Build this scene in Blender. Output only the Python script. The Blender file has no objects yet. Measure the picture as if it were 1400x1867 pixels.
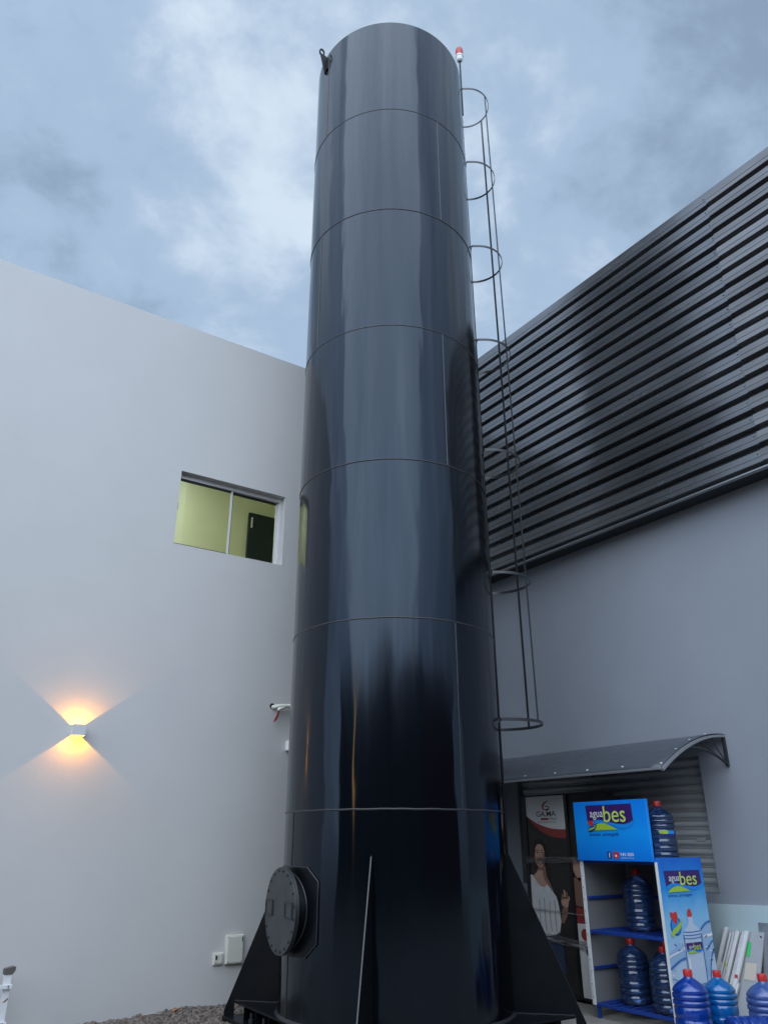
import bpy, bmesh, math, random
from mathutils import Vector, Matrix
random.seed(11)
scene = bpy.context.scene
col = scene.collection
R = math.radians

# ------------------------------------------------------------------ camera
CAM_H = 1.40
PITCH, ROLL, YAW, FPX = R(23.2255), R(-0.1057), R(55.8509), 1402.0
# world axes: X runs along the pale wall, Y along the dark clad wall, Z up
Mh = Matrix(((math.sin(YAW), math.cos(YAW), 0), (-math.cos(YAW), math.sin(YAW), 0), (0, 0, 1)))
fwd = Mh @ Vector((0, math.cos(PITCH), math.sin(PITCH)))
up0 = Mh @ Vector((0, -math.sin(PITCH), math.cos(PITCH)))
rt0 = Mh @ Vector((1, 0, 0))
rt = rt0 * math.cos(ROLL) + up0 * math.sin(ROLL)
up = up0 * math.cos(ROLL) - rt0 * math.sin(ROLL)
cd = bpy.data.cameras.new('camera')
cam = bpy.data.objects.new('camera', cd)
col.objects.link(cam)
mw = Matrix((rt, up, -fwd)).transposed().to_4x4()
mw.translation = (0, 0, CAM_H)
cam.matrix_world = mw
cd.sensor_fit = 'VERTICAL'
cd.sensor_height = 36.0
cd.sensor_width = 36.0
cd.lens = 36.0 * FPX / 1867.0
cd.clip_end = 2000
cd.clip_start = 0.05
scene.camera = cam

# ------------------------------------------------------------------ world, sun, exposure
SUN_AZ = Vector((-0.74, -0.67, 0)).normalized()      # horizontal direction towards the veiled low sun
SUN_EL = R(40)
world = bpy.data.worlds.new('World')
scene.world = world
world.use_nodes = True
wt = world.node_tree
wt.nodes.clear()


def wn(t, **k):
    n = wt.nodes.new(t)
    for a, b in k.items():
        setattr(n, a, b)
    return n


wout = wn('ShaderNodeOutputWorld')
wbg = wn('ShaderNodeBackground')
sky = wn('ShaderNodeTexSky', sky_type='NISHITA', sun_disc=False, sun_elevation=SUN_EL)
sky.sun_rotation = math.atan2(SUN_AZ.x, SUN_AZ.y)
sky.air_density = 1.2
sky.dust_density = 2.5
tc = wn('ShaderNodeTexCoord')
sep = wn('ShaderNodeSeparateXYZ')
wt.links.new(tc.outputs['Generated'], sep.inputs[0])


def wmath(op, a, b=None, c=None):
    n = wn('ShaderNodeMath', operation=op)
    for i, v in enumerate((a, b, c)):
        if v is None:
            continue
        if isinstance(v, (int, float)):
            n.inputs[i].default_value = v
        else:
            wt.links.new(v, n.inputs[i])
    return n.outputs[0]


den = wmath('MAXIMUM', wmath('ADD', sep.outputs[2], 0.42), 0.22)
px = wmath('DIVIDE', sep.outputs[0], den)
py = wmath('DIVIDE', sep.outputs[1], den)
comb = wn('ShaderNodeCombineXYZ')
wt.links.new(px, comb.inputs[0])
wt.links.new(py, comb.inputs[1])


def wnoise(scale, detail, rough, dist, off):
    m = wn('ShaderNodeMapping')
    m.inputs['Location'].default_value = off
    m.inputs['Scale'].default_value = (1.0, 1.1, 1)
    m.inputs['Rotation'].default_value = (0, 0, R(25))
    wt.links.new(comb.outputs[0], m.inputs[0])
    n = wn('ShaderNodeTexNoise')
    n.inputs['Scale'].default_value = scale
    n.inputs['Detail'].default_value = detail
    n.inputs['Roughness'].default_value = rough
    n.inputs['Distortion'].default_value = dist
    wt.links.new(m.outputs[0], n.inputs['Vector'])
    return n.outputs[0]


n1 = wnoise(2.7, 7, 0.52, 0.05, (3.1, 0.6, 0))
n2 = wnoise(6.0, 8, 0.58, 0.2, (7.7, 2.2, 0))
dens = wmath('ADD', wmath('MULTIPLY', n1, 0.52), wmath('MULTIPLY', n2, 0.48))
ramp = wn('ShaderNodeValToRGB')
ramp.color_ramp.interpolation = 'EASE'
e = ramp.color_ramp.elements
e[0].position, e[0].color = 0.375, (0.258, 0.355, 0.495, 1)
e[1].position, e[1].color = 0.645, (0.665, 0.780, 0.910, 1)
m_ = ramp.color_ramp.elements.new(0.50)
m_.color = (0.390, 0.520, 0.695, 1)
wt.links.new(dens, ramp.inputs[0])
# the overcast is brighter and more neutral towards the low sun behind it
sdir = Vector((SUN_AZ.x * math.cos(SUN_EL), SUN_AZ.y * math.cos(SUN_EL), math.sin(SUN_EL)))
dot = wn('ShaderNodeVectorMath', operation='DOT_PRODUCT')
wt.links.new(tc.outputs['Generated'], dot.inputs[0])
dot.inputs[1].default_value = sdir
glow = wn('ShaderNodeMapRange', interpolation_type='SMOOTHSTEP')
wt.links.new(dot.outputs['Value'], glow.inputs['Value'])
glow.inputs['From Min'].default_value = 0.10
glow.inputs['From Max'].default_value = 1.0
glow.inputs['To Min'].default_value = 0.0
glow.inputs['To Max'].default_value = 1.0
gmix = wn('ShaderNodeMix', data_type='RGBA')
wt.links.new(glow.outputs[0], gmix.inputs['Factor'])
gmix.inputs['A'].default_value = (1, 1, 1, 1)
gmix.inputs['B'].default_value = (3.3, 3.05, 2.95, 1)
mul = wn('ShaderNodeMix', data_type='RGBA', blend_type='MULTIPLY')
mul.inputs['Factor'].default_value = 1
wt.links.new(ramp.outputs[0], mul.inputs['A'])
wt.links.new(gmix.outputs['Result'], mul.inputs['B'])
skys = wn('ShaderNodeMix', data_type='RGBA', blend_type='MULTIPLY')
skys.inputs['Factor'].default_value = 1
wt.links.new(sky.outputs[0], skys.inputs['A'])
skys.inputs['B'].default_value = (0.07, 0.07, 0.07, 1)      # sky strength
fin = wn('ShaderNodeMix', data_type='RGBA')
fin.inputs['Factor'].default_value = 0.90                    # cloud cover
wt.links.new(skys.outputs['Result'], fin.inputs['A'])
wt.links.new(mul.outputs['Result'], fin.inputs['B'])
wt.links.new(fin.outputs['Result'], wbg.inputs[0])
wbg.inputs[1].default_value = 1.0
wt.links.new(wbg.outputs[0], wout.inputs[0])

sl = bpy.data.lights.new('sun', 'SUN')
sl.energy = 1.5
sl.angle = R(80)
sl.color = (0.90, 0.97, 1.0)
sun = bpy.data.objects.new('sun', sl)
col.objects.link(sun)
sun.rotation_euler = (-sdir).to_track_quat('-Z', 'Y').to_euler()
sun.location = (0, 0, 30)

vs = scene.view_settings
vs.view_transform = 'Standard'
vs.look = 'None'
vs.exposure = 0.14
vs.gamma = 1.0
vs.use_curve_mapping = False
scene.render.engine = 'CYCLES'
cy = scene.cycles
cy.use_denoising = True
cy.denoiser = 'OPENIMAGEDENOISE'
cy.max_bounces = 10
cy.transparent_max_bounces = 24
cy.sample_clamp_indirect = 6
cy.use_adaptive_sampling = False
cy.caustics_reflective = False
cy.caustics_refractive = False

# ------------------------------------------------------------------ materials
MATS = {}


def mat(name, color, rough=0.5, metal=0.0, ior=1.5, var=0.0, vscale=3.0, vstretch=(1, 1, 1), bump=0.0, bscale=40.0,
        bstretch=(1, 1, 1), bdist=0.01, rvar=0.0, coat=0.0, color2=None, emit=None, estr=0.0, alpha=None, bdetail=4.0, tint=None, aniso=0.0):
    if name in MATS:
        return MATS[name]
    m = bpy.data.materials.new(name)
    m.use_nodes = True
    nt = m.node_tree
    b = nt.nodes['Principled BSDF']
    c = (*color, 1)
    b.inputs['Base Color'].default_value = c
    b.inputs['Roughness'].default_value = rough
    b.inputs['Metallic'].default_value = metal
    b.inputs['IOR'].default_value = ior
    b.inputs['Coat Weight'].default_value = coat
    if aniso:
        b.inputs['Anisotropic'].default_value = aniso
        b.inputs['Anisotropic Rotation'].default_value = 0.25
        tg = nt.nodes.new('ShaderNodeTangent')
        tg.direction_type = 'RADIAL'
        tg.axis = 'Z'
        nt.links.new(tg.outputs[0], b.inputs['Tangent'])
    if tint:
        b.inputs['Specular Tint'].default_value = (*tint, 1)
    if alpha is not None:
        b.inputs['Alpha'].default_value = alpha
    if emit:
        b.inputs['Emission Color'].default_value = (*emit, 1)
        b.inputs['Emission Strength'].default_value = estr
    geo = nt.nodes.new('ShaderNodeNewGeometry')

    def noise(scale, stretch, detail, off=0.0):
        mp = nt.nodes.new('ShaderNodeMapping')
        mp.inputs['Scale'].default_value = stretch
        mp.inputs['Location'].default_value = (off, off * 1.7, off * .3)
        nt.links.new(geo.outputs['Position'], mp.inputs[0])
        n = nt.nodes.new('ShaderNodeTexNoise')
        n.inputs['Scale'].default_value = scale
        n.inputs['Detail'].default_value = detail
        n.inputs['Roughness'].default_value = 0.6
        nt.links.new(mp.outputs[0], n.inputs['Vector'])
        return n.outputs[0]

    if var or color2:
        n = noise(vscale, vstretch, 6)
        mr = nt.nodes.new('ShaderNodeMapRange')
        mr.inputs['From Min'].default_value = 0.32
        mr.inputs['From Max'].default_value = 0.68
        nt.links.new(n, mr.inputs['Value'])
        mx = nt.nodes.new('ShaderNodeMix')
        mx.data_type = 'RGBA'
        a_, b_ = ([x * (1 - var) for x in color], [min(1, x * (1 + var)) for x in color]) if not color2 else (color, color2)
        mx.inputs['A'].default_value = (*a_, 1)
        mx.inputs['B'].default_value = (*b_, 1)
        nt.links.new(mr.outputs[0], mx.inputs['Factor'])
        nt.links.new(mx.outputs['Result'], b.inputs['Base Color'])
    if rvar:
        n = noise(vscale * 1.7, vstretch, 5, 4.0)
        mr = nt.nodes.new('ShaderNodeMapRange')
        mr.inputs['From Min'].default_value = 0.3
        mr.inputs['From Max'].default_value = 0.7
        mr.inputs['To Min'].default_value = max(0.02, rough - rvar)
        mr.inputs['To Max'].default_value = min(1, rough + rvar)
        nt.links.new(n, mr.inputs['Value'])
        nt.links.new(mr.outputs[0], b.inputs['Roughness'])
    if bump:
        n = noise(bscale, bstretch, bdetail, 9.0)
        bp = nt.nodes.new('ShaderNodeBump')
        bp.inputs['Strength'].default_value = bump
        bp.inputs['Distance'].default_value = bdist
        nt.links.new(n, bp.inputs['Height'])
        nt.links.new(bp.outputs[0], b.inputs['Normal'])
    MATS[name] = m
    return m


def clear_mat(name, tint, fres=1.5, rough=0.03, haze=0.0, hcol=(1, 1, 1)):
    """thin clear sheet: tinted transparency, a little surface haze and a Fresnel reflection"""
    if name in MATS:
        return MATS[name]
    m = bpy.data.materials.new(name)
    m.use_nodes = True
    nt = m.node_tree
    nt.nodes.clear()
    o = nt.nodes.new('ShaderNodeOutputMaterial')
    t = nt.nodes.new('ShaderNodeBsdfTransparent')
    t.inputs[0].default_value = (*tint, 1)
    d = nt.nodes.new('ShaderNodeBsdfDiffuse')
    d.inputs[0].default_value = (*hcol, 1)
    tr = nt.nodes.new('ShaderNodeBsdfTranslucent')
    tr.inputs[0].default_value = (*hcol, 1)
    ad = nt.nodes.new('ShaderNodeMixShader')
    nt.links.new(d.outputs[0], ad.inputs[1])
    nt.links.new(tr.outputs[0], ad.inputs[2])
    mh = nt.nodes.new('ShaderNodeMixShader')
    mh.inputs[0].default_value = haze
    nt.links.new(t.outputs[0], mh.inputs[1])
    nt.links.new(ad.outputs[0], mh.inputs[2])
    g = nt.nodes.new('ShaderNodeBsdfGlossy')
    g.inputs['Roughness'].default_value = rough
    f = nt.nodes.new('ShaderNodeFresnel')
    f.inputs[0].default_value = fres
    ms = nt.nodes.new('ShaderNodeMixShader')
    nt.links.new(f.outputs[0], ms.inputs[0])
    nt.links.new(mh.outputs[0], ms.inputs[1])
    nt.links.new(g.outputs[0], ms.inputs[2])
    nt.links.new(ms.outputs[0], o.inputs[0])
    MATS[name] = m
    return m


M_pale = mat('pale_wall_paint', (0.55, 0.55, 0.55), 0.75, var=0.03, vscale=0.9, bump=0.2, bscale=55, bdist=0.004, bdetail=6)
M_grey = mat('grey_wall_paint', (0.275, 0.300, 0.345), 0.65, var=0.05, vscale=0.9, bump=0.14, bscale=60, bdist=0.004, bdetail=6)
M_plinth = mat('plinth_paint', (0.46, 0.58, 0.61), 0.7, var=0.05, vscale=2.0, bump=0.15, bscale=60, bdist=0.004)
M_black = mat('tower_paint', (0.0015, 0.0022, 0.004), 0.12, ior=1.52, tint=(.62, .78, 1.0), aniso=.85, rvar=0.02, vscale=1.2, vstretch=(1, 1, .2), bump=0.22, bscale=1.6,
              bstretch=(2.2, 2.2, .35), bdist=0.05, bdetail=2.0)
M_weld = mat('painted_weld', (0.022, 0.023, 0.026), 0.34, ior=1.5, bump=0.3, bscale=90, bdist=0.004)
M_steel = mat('black_steel', (0.003, 0.004, 0.006), 0.38, ior=1.3, bump=0.1, bscale=30, rvar=0.1)
M_glint = mat('painted_edge_glint', (0.06, 0.063, 0.07), 0.35, metal=0.3)  # paler tone stands in for sky light caught by the gusset edges
M_cage = mat('cage_paint', (0.026, 0.028, 0.033), 0.32, ior=1.5)
M_cover = mat('manhole_paint', (0.022, 0.026, 0.030), 0.42, ior=1.6, bump=0.1, bscale=25, rvar=0.08)
M_clad = mat('dark_cladding', (0.155, 0.162, 0.172), 0.22, metal=0.66, ior=1.8, var=0.3, vscale=0.8, vstretch=(1, .7, 2.2), rvar=0.09,
             bump=0.05, bscale=2, bstretch=(1, .5, 2), bdist=0.02, bdetail=1.0)
M_clad2 = mat('dark_cladding_weathered', (0.168, 0.168, 0.172), 0.26, metal=0.64, ior=1.8, var=0.35, vscale=1.1, vstretch=(1, .5, 3), rvar=0.09)
M_trim = mat('steel_trim', (0.30, 0.31, 0.32), 0.35, metal=0.8)
M_soffit = mat('dark_soffit', (0.018, 0.020, 0.024), 0.7)
M_shut = mat('shutter_steel', (0.60, 0.62, 0.63), 0.32, metal=0.25, var=0.05, vscale=3)
M_awn = mat('awning_sheet', (0.055, 0.064, 0.078), 0.3, var=0.1, vscale=3, vstretch=(1, .4, 1), rvar=0.05)
M_awnf = mat('awning_edge', (0.33, 0.35, 0.37), 0.4, metal=0.6)
M_dark = mat('dark_metal', (0.02, 0.021, 0.024), 0.5)
M_white = mat('white_paint', (0.74, 0.75, 0.75), 0.45, var=0.05, vscale=6)
M_ivory = mat('ivory_plastic', (0.66, 0.67, 0.60), 0.4)
M_pvc = mat('pvc_pipe', (0.72, 0.71, 0.64), 0.4, var=0.06, vscale=20)
M_red = mat('red_plastic', (0.42, 0.025, 0.022), 0.35)
M_blue = mat('blue_enamel', (0.012, 0.045, 0.26), 0.35, rvar=0.08, vscale=8)
M_rackgrey = mat('grey_panel', (0.20, 0.205, 0.215), 0.55, var=0.06)
M_glass = clear_mat('window_glass', (0.86, 0.92, 0.84), 1.5, 0.01)
M_alu = mat('window_aluminium', (0.70, 0.70, 0.70), 0.4, metal=0.2)
M_gasket = mat('black_gasket', (0.015, 0.015, 0.015), 0.6)
M_room = mat('room_paint', (0.68, 0.69, 0.58), 0.8, var=0.03)
M_ground = mat('yard_ground', (0.20, 0.19, 0.17), 0.95, color2=(0.34, 0.32, 0.285), vscale=2.2, bump=0.8, bscale=28, bdist=0.03, bdetail=8)
M_stone = mat('gravel', (0.07, 0.058, 0.05), 0.9, color2=(0.22, 0.185, 0.16), vscale=26)
M_roof = mat('flat_roof', (0.2, 0.2, 0.2), 0.9)
M_screw = mat('screw_head', (0.06, 0.06, 0.06), 0.4, metal=0.6)
M_bolt = mat('bright_bolt', (0.75, 0.75, 0.75), 0.35, metal=0.5)
M_film = clear_mat('shrink_film', (0.80, 0.80, 0.80), 1.5, 0.15, haze=0.30, hcol=(0.62, 0.60, 0.58))

# ------------------------------------------------------------------ mesh helpers
ORG = {}


class MB:
    def __init__(s):
        s.v, s.f, s.mi = [], [], []

    def add(s, vs_, fs, mi=0):
        o = len(s.v)
        s.v += [Vector(p) for p in vs_]
        s.f += [[i + o for i in f] for f in fs]
        s.mi += [mi] * len(fs)
        return s

    def box(s, x0, x1, y0, y1, z0, z1, mi=0):
        P = [(x, y, z) for z in (z0, z1) for y in (y0, y1) for x in (x0, x1)]
        return s.add(P, [[0, 2, 3, 1], [4, 5, 7, 6], [0, 1, 5, 4], [2, 6, 7, 3], [0, 4, 6, 2], [1, 3, 7, 5]], mi)

    def obox(s, c, u, v, w, mi=0):
        c, u, v, w = map(Vector, (c, u, v, w))
        P = [c + u * a + v * b + w * d for d in (-1, 1) for b in (-1, 1) for a in (-1, 1)]
        return s.add(P, [[0, 2, 3, 1], [4, 5, 7, 6], [0, 1, 5, 4], [2, 6, 7, 3], [0, 4, 6, 2], [1, 3, 7, 5]], mi)

    def prism(s, pts, off, mi=0):
        n = len(pts)
        off = Vector(off)
        P = [Vector(p) for p in pts]
        P += [p + off for p in P]
        F = [list(range(n))[::-1], list(range(n, 2 * n))] + [[i, (i + 1) % n, n + (i + 1) % n, n + i] for i in range(n)]
        return s.add(P, F, mi)

    def tube(s, pts, r, n=8, closed=False, mi=0):
        pts = [Vector(p) for p in pts]
        m = len(pts)
        vs_, fs = [], []
        ref = None
        for i, p in enumerate(pts):
            a = pts[(i - 1) % m] if (closed or i > 0) else p
            b = pts[(i + 1) % m] if (closed or i < m - 1) else p
            t = (b - a).normalized()
            if ref is None:
                ref = t.orthogonal().normalized()
            ref = (ref - t * ref.dot(t)).normalized()
            q = t.cross(ref)
            rr = r[i] if isinstance(r, (list, tuple)) else r
            vs_ += [p + (ref * math.cos(2 * math.pi * k / n) + q * math.sin(2 * math.pi * k / n)) * rr for k in range(n)]
        for i in range(m if closed else m - 1):
            j = (i + 1) % m
            fs += [[i * n + k, i * n + (k + 1) % n, j * n + (k + 1) % n, j * n + k] for k in range(n)]
        if not closed:
            fs += [list(range(n))[::-1], [(m - 1) * n + k for k in range(n)]]
        return s.add(vs_, fs, mi)

    def strap(s, pts, hw, ht, up_=(0, 0, 1), mi=0):
        """flat bar swept along pts: half height hw along up_, half thickness ht"""
        pts = [Vector(p) for p in pts]
        up_ = Vector(up_)
        m = len(pts)
        vs_, fs = [], []
        for i, p in enumerate(pts):
            t = (pts[min(m - 1, i + 1)] - pts[max(0, i - 1)]).normalized()
            nrm = t.cross(up_).normalized()
            vs_ += [p + up_ * hw + nrm * ht, p - up_ * hw + nrm * ht, p - up_ * hw - nrm * ht, p + up_ * hw - nrm * ht]
        for i in range(m - 1):
            fs += [[i * 4 + k, i * 4 + (k + 1) % 4, i * 4 + 4 + (k + 1) % 4, i * 4 + 4 + k] for k in range(4)]
        fs += [[3, 2, 1, 0], [4 * m - 4, 4 * m - 3, 4 * m - 2, 4 * m - 1]]
        return s.add(vs_, fs, mi)

    def lathe(s, prof, n=32, c=(0, 0, 0), ax=(0, 0, 1), mi=0, cap=True):
        c, ax = Vector(c), Vector(ax).normalized()
        a = ax.orthogonal().normalized()
        b = ax.cross(a)
        vs_ = []
        for r, z in prof:
            vs_ += [c + ax * z + (a * math.cos(2 * math.pi * k / n) + b * math.sin(2 * math.pi * k / n)) * r for k in range(n)]
        fs = []
        for i in range(len(prof) - 1):
            fs += [[i * n + k, i * n + (k + 1) % n, (i + 1) * n + (k + 1) % n, (i + 1) * n + k] for k in range(n)]
        if cap:
            fs += [list(range(n))[::-1], [(len(prof) - 1) * n + k for k in range(n)]]
        return s.add(vs_, fs, mi)

    def build(s, name, m, parent=None, smooth=None, bevel=0.0, org=None):
        mats_ = m if isinstance(m, (list, tuple)) else [m]
        if org is None:
            lo = Vector([min(p[i] for p in s.v) for i in range(3)])
            hi = Vector([max(p[i] for p in s.v) for i in range(3)])
            org = Vector(((lo.x + hi.x) / 2, (lo.y + hi.y) / 2, lo.z))
        org = Vector(org)
        me = bpy.data.meshes.new(name)
        me.from_pydata([p - org for p in s.v], [], s.f)
        for q in mats_:
            me.materials.append(q)
        if len(mats_) > 1:
            me.polygons.foreach_set('material_index', s.mi)
        bm = bmesh.new()
        bm.from_mesh(me)
        bmesh.ops.recalc_face_normals(bm, faces=bm.faces)
        bm.to_mesh(me)
        bm.free()
        if smooth:
            me.polygons.foreach_set('use_smooth', [True] * len(me.polygons))
            me.set_sharp_from_angle(angle=R(smooth))
        me.update()
        o = bpy.data.objects.new(name, me)
        col.objects.link(o)
        po = ORG.get(parent.name, Vector((0, 0, 0))) if parent else Vector((0, 0, 0))
        o.location = org - po
        o.parent = parent
        ORG[o.name] = org
        if bevel:
            b = o.modifiers.new('bevel', 'BEVEL')
            b.width = bevel
            b.segments = 2
            b.limit_method = 'ANGLE'
            b.harden_normals = False
        return o


def tag(o, label=None, cat=None, group=None, kind=None):
    for k, v in (('label', label), ('category', cat), ('group', group), ('kind', kind)):
        if v:
            o[k] = v
    return o


def thing(name, label, cat, loc, group=None):
    o = bpy.data.objects.new(name, None)
    col.objects.link(o)
    o.empty_display_size = 0.2
    o.location = loc
    ORG[o.name] = Vector(loc)
    return tag(o, label, cat, group)


def copy_tree(o, parent=None):
    c = o.copy()
    col.objects.link(c)
    c.parent = parent
    ORG[c.name] = ORG.get(o.name, Vector((0, 0, 0)))
    for ch in [x for x in bpy.data.objects if x.parent == o]:
        copy_tree(ch, c)
    return c


class Plane2D:
    """a printed face: u to the right, v DOWN from the top left corner, both 0..1"""

    def __init__(s, O, u, v, n):
        s.O, s.u, s.v, s.n = Vector(O), Vector(u), Vector(v), Vector(n).normalized()
        s.W, s.H = s.u.length, s.v.length

    def p(s, a, b, lay=0.0):
        return s.O + s.u * a + s.v * b + s.n * (lay * 0.0012 + 0.001)

    def poly(s, mb, pts, lay, mi=0):
        mb.add([s.p(a, b, lay) for a, b in pts], [list(range(len(pts)))], mi)

    def ell(s, mb, cu, cv, ru, rv, lay, mi=0, n=28, rot=0.0):
        k = s.W / s.H
        pts = []
        for i in range(n):
            t = 2 * math.pi * i / n
            x, y = ru * math.cos(t), rv * math.sin(t)     # in units of W
            xr, yr = x * math.cos(rot) - y * math.sin(rot), x * math.sin(rot) + y * math.cos(rot)
            pts.append((cu + xr, cv + yr * k))
        s.poly(mb, pts, lay, mi)

    def stroke(s, mb, pts, w, lay, mi=0):
        """thin printed line, w in fractions of the face width"""
        k = s.W / s.H
        P = [Vector((a, b / k)) for a, b in pts]
        L, Rr = [], []
        for i, q in enumerate(P):
            t = (P[min(len(P) - 1, i + 1)] - P[max(0, i - 1)]).normalized()
            nn = Vector((-t.y, t.x)) * (w[i] if isinstance(w, (list, tuple)) else w) / 2
            L.append(q + nn)
            Rr.append(q - nn)
        for i in range(len(P) - 1):
            s.poly(mb, [(q.x, q.y * k) for q in (L[i], L[i + 1], Rr[i + 1], Rr[i])], lay, mi)

    def text(s, body, u0, u1, v0, v1, lay, m, parent, bold=0.0):
        """lettering fitted to the box u0..u1, v0 (top) .. v1 (bottom)"""
        cu = bpy.data.curves.new('lettering', 'FONT')
        cu.body = body
        cu.resolution_u = 4
        cu.offset = bold
        ob = bpy.data.objects.new('lettering_source', cu)
        col.objects.link(ob)
        dg = bpy.context.evaluated_depsgraph_get()
        me = bpy.data.meshes.new_from_object(ob.evaluated_get(dg))
        bpy.data.objects.remove(ob)
        xs = [v.co.x for v in me.vertices]
        ys = [v.co.y for v in me.vertices]
        x0, x1, y0, y1 = min(xs), max(xs), min(ys), max(ys)
        org = s.p((u0 + u1) / 2, (v0 + v1) / 2, lay)
        for v in me.vertices:
            a = u0 + (v.co.x - x0) / (x1 - x0) * (u1 - u0)
            b = v1 - (v.co.y - y0) / (y1 - y0) * (v1 - v0)
            v.co = s.p(a, b, lay) - org
        me.materials.clear()
        me.materials.append(m)
        o = bpy.data.objects.new('lettering', me)
        col.objects.link(o)
        o.parent = parent
        o.location = org - ORG[parent.name]
        ORG[o.name] = org
        return o


def grid_wall(mb, P, a0, a1, z0, z1, holes):
    """flat wall face with rectangular holes; P(a, z) gives the 3-D point"""
    As = sorted({a0, a1, *[h[0] for h in holes], *[h[1] for h in holes]})
    Zs = sorted({z0, z1, *[h[2] for h in holes], *[h[3] for h in holes]})
    idx = {}
    vs_, fs = [], []

    def vid(a, z):
        if (a, z) not in idx:
            idx[(a, z)] = len(vs_)
            vs_.append(P(a, z))
        return idx[(a, z)]
    for i in range(len(As) - 1):
        for j in range(len(Zs) - 1):
            ca, cz = (As[i] + As[i + 1]) / 2, (Zs[j] + Zs[j + 1]) / 2
            if any(h[0] < ca < h[1] and h[2] < cz < h[3] for h in holes):
                continue
            fs.append([vid(As[i], Zs[j]), vid(As[i + 1], Zs[j]), vid(As[i + 1], Zs[j + 1]), vid(As[i], Zs[j + 1])])
    mb.add(vs_, fs)


# ------------------------------------------------------------------ ground
g = MB()
g.add([(-150, -150, 0), (150, -150, 0), (150, 150, 0), (-150, 150, 0)], [[0, 1, 2, 3]])
tag(g.build('ground', M_ground), kind='structure')

YL = 7.69          # face of the pale wall
XR = 6.85          # face of the dark wall
XC = 6.55          # face of the cladding above it
ZC0, ZC1 = 4.62, 8.00

# ------------------------------------------------------------------ pale building
pb = thing('pale_building', 'tall pale grey rendered building with one lit sliding window, left of the black tower', 'building', (2.5, YL, 0))
WX0, WX1, WZ0, WZ1 = 2.477, 3.778, 4.368, 5.238
w = MB()
XB0, XB1, YB1, ZB = -1.5, 6.46, 13.5, 7.155
grid_wall(w, lambda a, z: (a, YL, z), XB0, XB1, -0.2, ZB, [(WX0, WX1, WZ0, WZ1)])
RV = 0.16
for a, b in (((WX0, WZ0), (WX0, WZ1)), ((WX0, WZ1), (WX1, WZ1)), ((WX1, WZ1), (WX1, WZ0)), ((WX1, WZ0), (WX0, WZ0))):
    w.add([(a[0], YL, a[1]), (b[0], YL, b[1]), (b[0], YL + RV, b[1]), (a[0], YL + RV, a[1])], [[0, 1, 2, 3]])
w.add([(XB0, YL, -.2), (XB0, YB1, -.2), (XB0, YB1, ZB), (XB0, YL, ZB)], [[0, 1, 2, 3]])
w.add([(XB1, YL, -.2), (XB1, YB1, -.2), (XB1, YB1, ZB), (XB1, YL, ZB)], [[0, 1, 2, 3]])
w.add([(XB0, YB1, -.2), (XB1, YB1, -.2), (XB1, YB1, ZB), (XB0, YB1, ZB)], [[0, 1, 2, 3]])
w.add([(XB0, YL, ZB), (XB1, YL, ZB), (XB1, YB1, ZB), (XB0, YB1, ZB)], [[0, 1, 2, 3]])
w.build('wall', M_pale, pb)
# room behind the window
rm = MB()
rx0, rx1, ry0, ry1, rz0, rz1 = 1.3, 5.32, YL + RV + 0.004, YL + 2.3, 3.3, 6.5
hz = [(WX0, WX1, WZ0, WZ1)]
grid_wall(rm, lambda a, z: (a, ry0, z), rx0, rx1, rz0, rz1, hz)
rm.add([(rx0, ry1, rz0), (rx1, ry1, rz0), (rx1, ry1, rz1), (rx0, ry1, rz1)], [[0, 1, 2, 3]])
rm.add([(rx0, ry0, rz0), (rx0, ry1, rz0), (rx0, ry1, rz1), (rx0, ry0, rz1)], [[0, 1, 2, 3]])
rm.add([(rx1, ry0, rz0), (rx1, ry1, rz0), (rx1, ry1, rz1), (rx1, ry0, rz1)], [[0, 1, 2, 3]])
rm.add([(rx0, ry0, rz1), (rx1, ry0, rz1), (rx1, ry1, rz1), (rx0, ry1, rz1)], [[0, 1, 2, 3]])
rm.add([(rx0, ry0, rz0), (rx1, ry0, rz0), (rx1, ry1, rz0), (rx0, ry1, rz0)], [[0, 1, 2, 3]])
rm.build('room_lining', M_room, pb)
# sliding window, set back in the opening
FY = YL + 0.085
wf = MB()
t = 0.032
wf.box(WX0, WX1, FY, FY + .07, WZ1 - .05, WZ1 - .001)
wf.box(WX0, WX1, FY, FY + .07, WZ0 + .001, WZ0 + .028)
wf.box(WX0 + .001, WX0 + .014, FY, FY + .07, WZ0 + .028, WZ1 - .05)
wf.box(WX1 - t, WX1 - .001, FY, FY + .07, WZ0 + .028, WZ1 - .05)
wfo = wf.build('window', M_alu, pb, bevel=.003)
XM = 3.145
for (a, b, yy, nm) in ((WX0 + .014, XM, FY + .012, 0), (XM - .01, WX1 - t, FY + .042, 1)):
    z0_, z1_ = WZ0 + .028, WZ1 - .05
    gk = MB()
    gk.box(a, b, yy, yy + .02, z1_ - .022, z1_ - .001)
    gk.box(a, b, yy, yy + .02, z0_ + .001, z0_ + .016)
    gk.box(a, a + (.012 if nm == 0 else .03), yy, yy + .02, z0_ + .016, z1_ - .022)
    gk.build('gasket', M_gasket, wfo)
    st = MB()
    st.box(b - .022, b, yy - .003, yy + .023, z0_, z1_)
    st.build('sash_stile', M_alu, wfo)
    gp = MB()
    gp.box(a + .005, b - .005, yy + .008, yy + .012, z0_ + .01, z1_ - .01)
    gp.build('pane', M_glass, wfo)
lt = MB()
lt.box(WX0 + .016, WX0 + .03, FY - .006, FY + .012, 4.80, 4.88)
lt.build('latch', M_gasket, wfo)
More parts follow.
